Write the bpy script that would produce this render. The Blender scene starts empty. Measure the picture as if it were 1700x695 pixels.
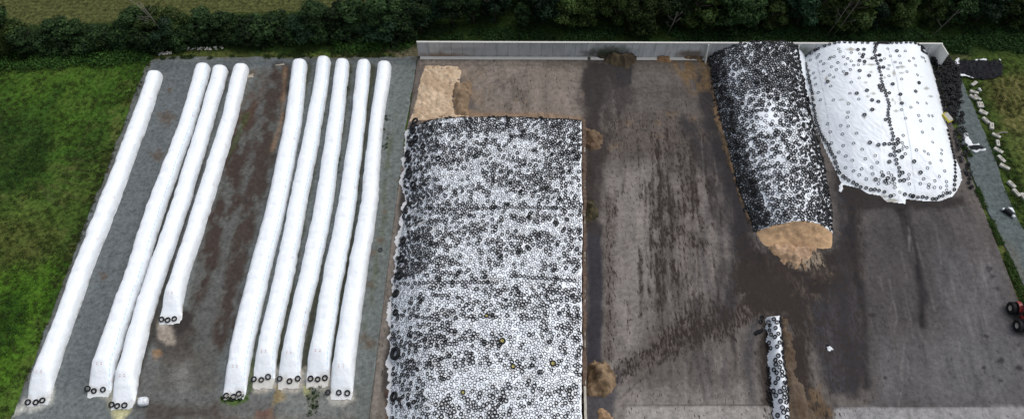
import bpy, math, random
import numpy as np
from mathutils import Vector, Matrix, Quaternion
random.seed(7); rng = np.random.default_rng(11)
sc = bpy.context.scene; COL = sc.collection

# ------------------------------------------------------------------ camera
F = 1180.0; PITCH = math.radians(57); H = 90.0
cp, sp_ = math.cos(PITCH), math.sin(PITCH)
cam = bpy.data.cameras.new('camera'); co = bpy.data.objects.new('camera', cam); COL.objects.link(co)
cam.sensor_width = 36; cam.lens = 36 * F / 1700; cam.clip_end = 6000; cam.clip_start = 1
co.location = (0, 0, H); co.rotation_euler = (math.pi / 2 - PITCH, 0, 0); sc.camera = co

def P(u, v, z=0.0):
    """where the ray of photograph pixel (u, v) meets height z"""
    a = (u - 850) / F; b = (347.5 - v) / F
    d = (a, cp + b * sp_, -sp_ + b * cp)
    t = (z - H) / d[2]
    return (d[0] * t, d[1] * t, z)
def proj(x, y, z=0.0):
    dep = y * cp - (z - H) * sp_; dep = np.maximum(dep, 5)
    return 850 + F * x / dep, 347.5 - F * (y * sp_ + (z - H) * cp) / dep

# ------------------------------------------------------------------ small maths
LAT = rng.random((256, 256))
def vnoise(x, y):
    xi = np.floor(x).astype(int); yi = np.floor(y).astype(int); fx = x - xi; fy = y - yi
    fx = fx * fx * (3 - 2 * fx); fy = fy * fy * (3 - 2 * fy)
    g = lambda a, b: LAT[a & 255, b & 255]
    return (g(xi, yi) * (1 - fx) + g(xi + 1, yi) * fx) * (1 - fy) + (g(xi, yi + 1) * (1 - fx) + g(xi + 1, yi + 1) * fx) * fy
def fbm(x, y, o=4, s=0.0):
    x = np.asarray(x, float) + s * 17.3; y = np.asarray(y, float) + s * 9.7
    r = 0; a = .5; t = 0
    for i in range(o):
        r = r + a * vnoise(x, y); t += a; a *= .55; x = x * 2.03 + 31.7; y = y * 2.03 + 11.3
    return r / t
def sm(a, b, x):
    t = np.clip((x - a) / (b - a), 0, 1); return t * t * (3 - 2 * t)
def dline(X, Y, pts):
    d = np.full(np.shape(X), 1e9)
    for (x0, y0), (x1, y1) in zip(pts, pts[1:]):
        dx, dy = x1 - x0, y1 - y0; L = dx * dx + dy * dy + 1e-12
        t = np.clip(((X - x0) * dx + (Y - y0) * dy) / L, 0, 1)
        d = np.minimum(d, np.hypot(X - x0 - t * dx, Y - y0 - t * dy))
    return d
def inside(X, Y, pts):
    r = np.zeros(np.shape(X), bool); n = len(pts)
    for i in range(n):
        x0, y0 = pts[i]; x1, y1 = pts[(i + 1) % n]
        c = ((y0 > Y) != (y1 > Y)) & (X < (x1 - x0) * (Y - y0) / ((y1 - y0) or 1e-12) + x0)
        r ^= c
    return r
def sdf(X, Y, pts):
    d = dline(X, Y, list(pts) + [pts[0]]); return np.where(inside(X, Y, pts), -d, d)
def lin(r, g, b):
    f = lambda c: (c / 255 / 12.92) if c / 255 <= .04045 else ((c / 255 + .055) / 1.055) ** 2.4
    return np.array([f(r), f(g), f(b)])

# ------------------------------------------------------------------ objects
def props(o, label=None, cat=None, group=None, kind=None):
    if label: o['label'] = label
    if cat: o['category'] = cat
    if group: o['group'] = group
    if kind: o['kind'] = kind
    return o
def link(name, me, parent=None, loc=None):
    o = bpy.data.objects.new(name, me); COL.objects.link(o)
    if loc is not None: o.location = loc
    if parent: o.parent = parent
    return o
def empty(name, loc, label, cat, group=None, rz=0):
    o = bpy.data.objects.new(name, None); COL.objects.link(o); o.location = loc; o.rotation_euler = (0, 0, rz)
    o.empty_display_size = .2
    return props(o, label, cat, group)
def mesh(name, V, Fq, mat, smooth=True, attrs=None):
    """V (n,3) array, Fq list/array of faces (quads array or list of tuples)"""
    me = bpy.data.meshes.new(name); V = np.asarray(V, np.float32)
    if isinstance(Fq, np.ndarray):
        k = Fq.shape[1]; n = len(Fq)
        me.vertices.add(len(V)); me.vertices.foreach_set('co', V.ravel())
        me.loops.add(n * k); me.loops.foreach_set('vertex_index', Fq.astype(np.int32).ravel())
        me.polygons.add(n); me.polygons.foreach_set('loop_start', np.arange(0, n * k, k, dtype=np.int32))
        me.update(calc_edges=True)
    else:
        me.from_pydata(V.tolist(), [], [tuple(int(i) for i in f) for f in Fq]); me.update()
    if smooth: me.polygons.foreach_set('use_smooth', np.ones(len(me.polygons), bool))
    for k, a in (attrs or {}).items():
        a = np.asarray(a, np.float32)
        if a.ndim == 2:
            at = me.attributes.new(k, 'FLOAT_COLOR', 'POINT')
            at.data.foreach_set('color', np.concatenate([a, np.ones((len(a), 1), np.float32)], 1).ravel())
        else:
            at = me.attributes.new(k, 'FLOAT', 'POINT'); at.data.foreach_set('value', a)
    me.materials.append(mat); me.validate(); return me
def gridfaces(ny, nx, keep=None, off=0):
    i = np.arange((ny - 1) * (nx - 1)); r = i // (nx - 1); c = i % (nx - 1)
    a = r * nx + c + off; q = np.stack([a, a + 1, a + nx + 1, a + nx], 1)
    return q if keep is None else q[keep.ravel()]
class MB:
    def __init__(s): s.v = []; s.f = []
    def add(s, vs, fs):
        o = len(s.v); s.v += [tuple(x) for x in vs]; s.f += [tuple(i + o for i in f) for f in fs]; return s
    def box(s, c, d, rz=0, rx=0, ry=0, bev=0.0, taper=1.0):
        R = Matrix.Rotation(rz, 3, 'Z') @ Matrix.Rotation(ry, 3, 'Y') @ Matrix.Rotation(rx, 3, 'X'); c = Vector(c)
        hx, hy, hz = d[0] / 2, d[1] / 2, d[2] / 2; b = min(bev, hx * .9, hy * .9, hz * .9)
        if b <= 0:
            vs = [(x * (taper if z > 0 else 1), y * (taper if z > 0 else 1), z) for z in (-hz, hz) for x, y in ((-hx, -hy), (hx, -hy), (hx, hy), (-hx, hy))]
            fs = [(3, 2, 1, 0), (4, 5, 6, 7), (0, 1, 5, 4), (1, 2, 6, 5), (2, 3, 7, 6), (3, 0, 4, 7)]
        else:
            vs = []
            for z, k in ((-hz, b), (-hz + b, 0), (hz - b, 0), (hz, b)):
                t = taper if z > 0 else 1; X, Y = (hx - k) * t, (hy - k) * t; e = b if k == 0 else b * .5
                vs += [(-X + e, -Y, z), (X - e, -Y, z), (X, -Y + e, z), (X, Y - e, z), (X - e, Y, z), (-X + e, Y, z), (-X, Y - e, z), (-X, -Y + e, z)]
            fs = [tuple(range(7, -1, -1)), tuple(range(24, 32))]
            for k in range(3):
                for i in range(8): fs.append((k * 8 + i, k * 8 + (i + 1) % 8, k * 8 + 8 + (i + 1) % 8, k * 8 + 8 + i))
        return s.add([c + R @ Vector(p) for p in vs], fs)
    def tube(s, pts, rad, n=8, cap=True):
        pts = [Vector(p) for p in pts]; rad = rad if isinstance(rad, (list, tuple)) else [rad] * len(pts)
        rings = []; o = len(s.v); prev = None
        for i, p in enumerate(pts):
            d = (pts[min(i + 1, len(pts) - 1)] - pts[max(i - 1, 0)]).normalized()
            a = d.orthogonal().normalized() if prev is None else (prev - d * prev.dot(d)).normalized()
            prev = a; b = d.cross(a)
            s.v += [tuple(p + (a * math.cos(t) + b * math.sin(t)) * rad[i]) for t in (2 * math.pi * k / n for k in range(n))]
        for i in range(len(pts) - 1):
            for k in range(n): s.f.append((o + i * n + k, o + i * n + (k + 1) % n, o + (i + 1) * n + (k + 1) % n, o + (i + 1) * n + k))
        if cap: s.f += [tuple(o + k for k in range(n))[::-1], tuple(o + (len(pts) - 1) * n + k for k in range(n))]
        return s
    def lathe(s, prof, n=24, axis='Z', c=(0, 0, 0), closed=True):
        """prof: (r, h) round the axis"""
        o = len(s.v); m = len(prof); c = Vector(c)
        for k in range(n):
            t = 2 * math.pi * k / n
            for r, h in prof:
                p = (r * math.cos(t), r * math.sin(t), h) if axis == 'Z' else (h, r * math.cos(t), r * math.sin(t))
                s.v.append(tuple(c + Vector(p)))
        for k in range(n):
            for j in range(m if closed else m - 1):
                s.f.append((o + k * m + j, o + ((k + 1) % n) * m + j, o + ((k + 1) % n) * m + (j + 1) % m, o + k * m + (j + 1) % m))
        return s
    def build(s, name, mat, parent=None, smooth=False, loc=None):
        return link(name, mesh(name, np.array(s.v), s.f, mat, smooth), parent, loc)

# ------------------------------------------------------------------ materials
def newmat(name):
    m = bpy.data.materials.new(name); m.use_nodes = True; nt = m.node_tree; b = nt.nodes['Principled BSDF']
    return m, nt, b
def N(nt, t, **k):
    n = nt.nodes.new(t)
    for a, b in k.items():
        if a == 'op': n.operation = b
        elif a.startswith('i_'): n.inputs[a[2:]].default_value = b
        else: setattr(n, a, b)
    return n
def noise(nt, scale, detail=4, vec=None, rough=.6):
    n = N(nt, 'ShaderNodeTexNoise'); n.inputs['Scale'].default_value = scale; n.inputs['Detail'].default_value = detail; n.inputs['Roughness'].default_value = rough
    if vec is not None: nt.links.new(vec, n.inputs['Vector'])
    return n.outputs['Fac']
def mth(nt, op, a, b=None, clamp=False):
    n = N(nt, 'ShaderNodeMath'); n.operation = op; n.use_clamp = clamp
    for i, x in enumerate((a, b)):
        if x is None: continue
        if isinstance(x, (int, float)): n.inputs[i].default_value = x
        else: nt.links.new(x, n.inputs[i])
    return n.outputs[0]
def scalecol(nt, col, fac):
    n = N(nt, 'ShaderNodeVectorMath', op='SCALE'); nt.links.new(col, n.inputs[0]); nt.links.new(fac, n.inputs['Scale']); return n.outputs[0]
def mat_attr(name, rough=.9, n1=(.4, .35), n2=(6, .35), bump=(8, .3, .03), mud=None, wet=False, stretch=None, spec=.3):
    """colour attribute 'Col' times two noises in world position; 'Mud' speckles; 'Wet' polishes"""
    m, nt, b = newmat(name); g = N(nt, 'ShaderNodeNewGeometry').outputs['Position']
    if stretch:
        mp = N(nt, 'ShaderNodeMapping'); mp.inputs['Scale'].default_value = stretch; nt.links.new(g, mp.inputs['Vector']); gv = mp.outputs[0]
    else: gv = g
    c = N(nt, 'ShaderNodeAttribute', attribute_name='Col').outputs['Color']
    f = mth(nt, 'ADD', mth(nt, 'MULTIPLY', mth(nt, 'SUBTRACT', noise(nt, n1[0], 5, gv), .5), n1[1] * 2), 1.0)
    f2 = mth(nt, 'ADD', mth(nt, 'MULTIPLY', mth(nt, 'SUBTRACT', noise(nt, n2[0], 6, g, .78), .5), n2[1] * 2), 0.0)
    c = scalecol(nt, c, mth(nt, 'MAXIMUM', mth(nt, 'ADD', f, f2), .15))
    if mud is not None:
        a = N(nt, 'ShaderNodeAttribute', attribute_name='Mud').outputs['Fac']
        t = mth(nt, 'MULTIPLY', mth(nt, 'SUBTRACT', mth(nt, 'ADD', noise(nt, 3.6, 4, gv, .75), mth(nt, 'MULTIPLY', a, .5)), .72), 14, True)
        mx = N(nt, 'ShaderNodeMix', data_type='RGBA'); nt.links.new(t, mx.inputs[0]); nt.links.new(c, mx.inputs[6]); mx.inputs[7].default_value = (*mud, 1); c = mx.outputs[2]
    nt.links.new(c, b.inputs['Base Color']); b.inputs['Roughness'].default_value = rough; b.inputs['Specular IOR Level'].default_value = spec
    if wet:
        w = N(nt, 'ShaderNodeAttribute', attribute_name='Wet').outputs['Fac']
        nt.links.new(mth(nt, 'SUBTRACT', rough, mth(nt, 'MULTIPLY', w, .3)), b.inputs['Roughness'])
    if bump:
        bp = N(nt, 'ShaderNodeBump'); bp.inputs['Strength'].default_value = bump[1]; bp.inputs['Distance'].default_value = bump[2]
        nt.links.new(noise(nt, bump[0], 6, g), bp.inputs['Height']); nt.links.new(bp.outputs[0], b.inputs['Normal'])
    return m
def mat_plain(name, col, rough=.7, var=.25, scale=3, bump=0.0, metal=0, spec=.4, dist=.02):
    m, nt, b = newmat(name); g = N(nt, 'ShaderNodeNewGeometry').outputs['Position']
    rgb = N(nt, 'ShaderNodeRGB'); rgb.outputs[0].default_value = (*col, 1)
    f = mth(nt, 'ADD', mth(nt, 'MULTIPLY', mth(nt, 'SUBTRACT', noise(nt, scale, 5, g), .5), var * 2), 1.0)
    nt.links.new(scalecol(nt, rgb.outputs[0], f), b.inputs['Base Color'])
    b.inputs['Roughness'].default_value = rough; b.inputs['Metallic'].default_value = metal; b.inputs['Specular IOR Level'].default_value = spec
    if bump:
        bp = N(nt, 'ShaderNodeBump'); bp.inputs['Strength'].default_value = bump; bp.inputs['Distance'].default_value = dist
        nt.links.new(noise(nt, scale * 2, 5, g), bp.inputs['Height']); nt.links.new(bp.outputs[0], b.inputs['Normal'])
    return m
M = {}
M['ground'] = mat_attr('grass_ground', .95, (1.3, .6), (1.6, 2.2), (4, .8, .25), spec=.05)
M['gravel'] = mat_attr('gravel', .85, (.8, .5), (1.8, 1.3), (10, .6, .05), mud=lin(52, 42, 37), wet=True, spec=.2)
M['slab'] = mat_attr('stained_concrete', .8, (.6, .6), (1.5, 1.0), (8, .3, .02), mud=lin(44, 37, 33), wet=True, stretch=(1, .3, 1), spec=.2)
M['plastic'] = mat_attr('white_plastic', .42, (.8, .05), (5, .05), (.9, .2, .2), spec=.4)
M['bag'] = mat_attr('bag_film', .38, (.7, .05), (3, .05), (1.3, .65, .18), spec=.45)
M['silage'] = mat_attr('chopped_silage', .95, (.9, .22), (8, .4), (5, .9, .15), spec=.1)
M['wall'] = mat_attr('cast_concrete', .85, (.8, .15), (6, .1), (5, .2, .02))
M['leaf'] = None
M['rubber'] = mat_plain('rubber', (.010, .011, .013), .65, .4, 2, 0, spec=.25)
M['rubber_grey'] = mat_plain('weathered_rubber', (.042, .045, .054), .7, .4, 2, 0, spec=.3)
M['black_plastic'] = mat_plain('black_plastic', (.007, .008, .011), .75, .3, 1.5, .3, spec=.2, dist=.1)
M['white_film'] = mat_plain('white_film', (.72, .75, .78), .45, .12, 3, .4)
M['concrete'] = mat_plain('weathered_concrete', tuple(lin(178, 176, 168)), .9, .35, 4, .3)
M['wood'] = mat_plain('pale_wood', tuple(lin(165, 155, 140)), .85, .3, 6)
M['red'] = mat_plain('red_paint', (.2, .014, .014), .4, .2, 2, spec=.5)
M['dark_metal'] = mat_plain('dark_metal', (.02, .02, .022), .5, .3, 4)
M['rim'] = mat_plain('rim_paint', tuple(lin(175, 170, 160)), .5, .15, 4)
M['yellow'] = mat_plain('yellow_paint', tuple(lin(205, 190, 70)), .5, .25, 3)
M['rim_dull'] = mat_plain('dull_rim_paint', tuple(lin(170, 158, 92)), .6, .3, 3)
M['bark'] = mat_plain('bark', (.055, .045, .035), .9, .4, 5, .4)
M['deadwood'] = mat_plain('dead_wood', (.2, .18, .16), .9, .3, 4)
M['glass'] = mat_plain('dark_glass', (.16, .18, .2), .08, .05, 1, spec=.8)
M['redprint'] = mat_plain('red_print', (.5, .16, .15), .6, .2, 3)
M['cap'] = mat_plain('coping_concrete', tuple(lin(196, 196, 190)), .85, .2, 3)
def mat_leaf():
    m, nt, b = newmat('foliage')
    a = N(nt, 'ShaderNodeAttribute', attribute_name='Col').outputs['Color']
    oi = N(nt, 'ShaderNodeObjectInfo').outputs['Random']
    f = mth(nt, 'ADD', mth(nt, 'MULTIPLY', oi, .95), .5)
    nt.links.new(scalecol(nt, a, f), b.inputs['Base Color']); b.inputs['Roughness'].default_value = .7; b.inputs['Specular IOR Level'].default_value = .15
    tr = N(nt, 'ShaderNodeBsdfTranslucent'); nt.links.new(scalecol(nt, a, f), tr.inputs['Color'])
    mx = N(nt, 'ShaderNodeMixShader'); mx.inputs[0].default_value = .25
    nt.links.new(b.outputs[0], mx.inputs[1]); nt.links.new(tr.outputs[0], mx.inputs[2])
    nt.links.new(mx.outputs[0], nt.nodes['Material Output'].inputs['Surface']); return m
M['leaf'] = mat_leaf()

# ------------------------------------------------------------------ light
SUN_EL, SUN_AZ = math.radians(60), math.radians(62)      # azimuth clockwise from +Y (ahead) to +X
w = bpy.data.worlds.new('World'); sc.world = w; w.use_nodes = True; nt = w.node_tree
sky = nt.nodes.new('ShaderNodeTexSky'); sky.sky_type = 'NISHITA'; sky.sun_disc = False
sky.sun_elevation = SUN_EL; sky.sun_rotation = SUN_AZ; sky.air_density = 1.0; sky.dust_density = 3.5; sky.ozone_density = 1.0
hs = nt.nodes.new('ShaderNodeHueSaturation'); hs.inputs['Saturation'].default_value = .42; nt.links.new(sky.outputs[0], hs.inputs['Color'])   # thin overcast: a paler blue
nt.links.new(hs.outputs[0], nt.nodes['Background'].inputs[0]); nt.nodes['Background'].inputs[1].default_value = .15
sl = bpy.data.lights.new('sun', 'SUN'); sl.energy = .9; sl.angle = math.radians(40); sl.color = (1, .97, .93)
so = bpy.data.objects.new('sun', sl); COL.objects.link(so); so.location = (40, 40, 120)
sd = Vector((math.cos(SUN_EL) * math.sin(SUN_AZ), math.cos(SUN_EL) * math.cos(SUN_AZ), math.sin(SUN_EL)))
so.rotation_euler = sd.to_track_quat('Z', 'Y').to_euler()
vs_ = sc.view_settings; vs_.view_transform = 'Standard'; vs_.look = 'None'; vs_.gamma = 1; vs_.use_curve_mapping = False; vs_.exposure = 0.06

# ------------------------------------------------------------------ painting of stains and soils (marks with a shape of their own)
class Paint:
    def __init__(s, X, Y, base):
        s.X, s.Y = X.ravel(), Y.ravel(); s.U, s.V = proj(s.X, s.Y); s.C = np.tile(base, (len(s.X), 1)).astype(float)
        s.mud = np.zeros(len(s.X)); s.wet = np.zeros(len(s.X))
    def _m(s, pts, pad, fn):
        a = np.array(pts); k = np.where((s.U > a[:, 0].min() - pad) & (s.U < a[:, 0].max() + pad) & (s.V > a[:, 1].min() - pad) & (s.V < a[:, 1].max() + pad))[0]
        return k, fn(s.U[k], s.V[k])
    def put(s, k, m, col, mud=None, wet=None):
        m = np.clip(m, 0, 1)
        if col is not None: s.C[k] = s.C[k] * (1 - m[:, None]) + np.array(col) * m[:, None]
        if mud is not None: s.mud[k] = s.mud[k] * (1 - m) + mud * m
        if wet is not None: s.wet[k] = s.wet[k] * (1 - m) + wet * m
    def poly(s, pts, col, soft=6, op=1, warp=10, ws=.35, mud=None, wet=None, rag=0.):
        k, d = s._m(pts, soft + warp + 2, lambda u, v: sdf(u, v, pts))
        if len(k) == 0: return
        d = d + (fbm(s.X[k] * ws, s.Y[k] * ws, 4, 3) - .5) * 2 * warp + (fbm(s.X[k] * 1.6, s.Y[k] * .9, 4, 13) - .5) * 1.3 * warp
        m = np.clip(.5 - d / soft, 0, 1) * op
        if rag: m = m * sm(rag - .12, rag + .12, fbm(s.X[k] * .8, s.Y[k] * .45, 4, 5))
        s.put(k, m, col, mud, wet)
    def line(s, pts, wd, col, soft=4, op=1, warp=3, ws=.5, mud=None, wet=None, rag=0.):
        k, d = s._m(pts, wd + soft + warp + 2, lambda u, v: dline(u, v, pts))
        if len(k) == 0: return
        d = d - wd / 2 + (fbm(s.X[k] * ws, s.Y[k] * ws, 3, 8) - .5) * 2 * warp
        m = np.clip(.5 - d / soft, 0, 1) * op
        if rag: m = m * sm(rag - .1, rag + .1, fbm(s.X[k] * 1.3, s.Y[k] * .35, 3, 2))
        s.put(k, m, col, mud, wet)
    def spot(s, x, y, r, col, op=.7):
        s.poly([(x + r * math.cos(t), y + r * .7 * math.sin(t)) for t in np.arange(0, 6.2, .7)], col, max(3, r * .8), op, r * .8, 1.4)
    def tone(s, k, sat=1.0):
        g = s.C.mean(1, keepdims=True); s.C = (g + (s.C - g) * sat) * np.array(k)
    def attrs(s): return {'Col': np.clip(s.C, 0, 1), 'Mud': s.mud, 'Wet': s.wet}

# ---- the ground: one sheet to the horizon
def axis(a, b, st, far):
    fine = np.arange(a, b + st, st); k = []; d = st * 2; x = 0
    while x < far: x += d; d *= 1.35; k.append(x)
    k = np.array(k); return np.concatenate([fine[0] - k[::-1], fine, fine[-1] + k])
gx = axis(-102, 96, .3, 2500); gy = axis(18, 122, .3, 2500)
GX, GY = np.meshgrid(gx, gy)
gz = (fbm(GX * .12, GY * .12, 3) - .5) * .18 - .12
p = Paint(GX, GY, lin(64, 88, 36)); n = fbm(p.X * .09, p.Y * .09, 5)[:, None]; n2 = fbm(p.X * .5, p.Y * .5, 4, 4)[:, None]
p.C = lin(44, 68, 26) * (1 - sm(.35, .65, n)) + lin(72, 98, 36) * sm(.35, .65, n)
p.C = p.C * (1 - .55 * sm(.5, .72, n2)) + lin(86, 86, 48) * .55 * sm(.5, .72, n2)
A = p.poly
A([(-40, -60), (1750, -60), (1750, 96), (690, 96), (300, 90), (-40, 108)], lin(38, 54, 24), 20, .95)
fieldp = [(-900, -900), (760, -900), (720, 4), (560, 18), (400, 22), (300, 26), (210, 36), (60, 40), (-30, 55), (-900, 90)]
A(fieldp, lin(76, 80, 46), 5, 1, 2)
st = np.sin(p.V * 1.1 + p.U * .03) * .5 + .5
k = inside(p.U, p.V, fieldp); p.C[k] *= (.86 + .22 * st[k] + .25 * (fbm(p.U[k] * .01, p.V[k] * .3, 3) - .5))[:, None]
A([(0, 118), (150, 105), (240, 100), (200, 170), (140, 240), (70, 300), (0, 320)], lin(58, 88, 26), 30, .7, 20)
A([(-20, 180), (60, 190), (100, 230), (70, 290), (0, 330), (-20, 330)], lin(38, 60, 28), 40, .6, 30)
A([(-20, 330), (90, 320), (170, 240), (180, 290), (100, 420), (0, 460), (-20, 460)], lin(72, 90, 36), 40, .5, 25)
A([(-20, 370), (70, 360), (110, 400), (60, 470), (-20, 480)], lin(84, 84, 44), 40, .4, 25)
A([(0, 450), (110, 430), (90, 500), (60, 560), (20, 640), (-30, 690), (-30, 460)], lin(62, 96, 22), 30, .85, 18)
A([(0, 490), (40, 480), (30, 560), (-30, 600), (-30, 500)], lin(44, 74, 22), 18, .7, 14)
for a, b in ((( 98, 285), (150, 300)), ((95, 295), (140, 312)), ((100, 262), (160, 268)), ((92, 276), (150, 284)), ((80, 305), (130, 330)), ((128, 250), (150, 200)), ((60, 300), (110, 345)), ((70, 320), (96, 342))):
    p.line([a, b], 3, lin(60, 54, 40), 3, .7, 1.5)
p.line([(100, 140), (60, 210), (70, 290)], 10, lin(36, 60, 24), 12, .6, 8)
A([(255, 90), (330, 84), (470, 92), (560, 86), (700, 78), (700, 96), (255, 98)], lin(78, 84, 44), 8, .9, 6)
A([(500, 90), (640, 84), (690, 92), (690, 98), (500, 98)], lin(84, 76, 56), 6, .5, 6, rag=.5)
A([(640, 82), (695, 76), (700, 96), (668, 97), (655, 90)], lin(96, 88, 76), 6, .75, 4)
A([(1545, 88), (1610, 86), (1620, 100), (1560, 108)], lin(86, 78, 66), 8, .85, 6)
A([(1560, 90), (1720, 88), (1720, 420), (1690, 380), (1640, 260), (1600, 150)], lin(58, 74, 32), 10, .85, 8)
A([(1640, 130), (1720, 120), (1720, 260), (1700, 300), (1660, 210)], lin(90, 88, 50), 24, .75, 14)
for dx in (0, 9, 24, 33, 52): p.line([(1655 + dx, 128), (1662 + dx, 170), (1676 + dx, 210), (1704 + dx, 262), (1740, 330)], 2.2, lin(118, 108, 74), 3, .55, 1.6)
A([(1660, 205), (1720, 230), (1720, 400), (1690, 330)], lin(60, 80, 34), 18, .6, 10)
A([(1540, 97), (1575, 120), (1600, 190), (1620, 300), (1660, 390), (1720, 500), (1760, 600), (1700, 600)], lin(66, 80, 38), 8, .9, 6)
A([(1650, 360), (1700, 460), (1720, 520), (1690, 500)], lin(104, 88, 62), 12, .5, 8, rag=.5)
p.tone((1.08, 1.08, .98), .92)
ground = link('ground', mesh('ground', np.stack([GX, GY, gz], -1).reshape(-1, 3), gridfaces(*GX.shape), M['ground'], True, {'Col': p.C}))
props(ground, kind='structure')

def band(name, vs, ul, ur, z, st, base, mat, paint, jit=0., skirt=.3):
    """a sheet between two edge lines, row by row; edges are given as pixel columns at rows vs, laid on the ground"""
    L = np.array([P(u, v)[:2] for u, v in zip(ul, vs)]); R = np.array([P(u, v)[:2] for u, v in zip(ur, vs)])
    Y0, Y1 = L[-1, 1], L[0, 1]; ny = int((Y1 - Y0) / st) + 2; ys = np.linspace(Y0, Y1, ny)
    xl = np.interp(ys, L[::-1, 1], L[::-1, 0]); xr = np.interp(ys, R[::-1, 1], R[::-1, 0])
    if jit: xl = xl + (fbm(ys * .5, ys * 0, 4, 1) - .5) * jit * 2; xr = xr + (fbm(ys * .5, ys * 0 + 9, 4, 2) - .5) * jit * 2
    nx = int((xr - xl).max() / st) + 2; t = np.linspace(0, 1, nx)
    X = xl[:, None] * (1 - t) + xr[:, None] * t; Yg = np.repeat(ys[:, None], nx, 1)
    if jit:
        e = (fbm(X[-1] * .5, X[-1] * 0, 4, 6) - .5) * jit * 2; Yg[-1] += e; Yg[-2] += e * .5
    pt = Paint(X, Yg, base); paint(pt); pt.tone((.93, .895, .855) if name == 'concrete_slab' else (1.0, .97, .93), 1.0)
    Z = np.full(X.shape, z); Vv = np.stack([X, Yg, Z], -1).reshape(-1, 3); Fq = gridfaces(ny, nx)
    idx = np.arange(ny * nx).reshape(ny, nx); loop = np.concatenate([idx[0], idx[1:, -1], idx[-1, -2::-1], idx[-2:0:-1, 0]])
    n0 = len(Vv); low = Vv[loop].copy(); low[:, 2] -= skirt; Vv = np.concatenate([Vv, low]); m = len(loop); j = np.arange(m)
    Fq = np.concatenate([Fq, np.stack([loop[j], n0 + j, n0 + (j + 1) % m, loop[(j + 1) % m]], 1)])
    at = pt.attrs()
    for q in at: at[q] = np.concatenate([at[q], at[q][loop]])
    return props(link(name, mesh(name, Vv, Fq, mat, True, at)), kind='structure')

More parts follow.
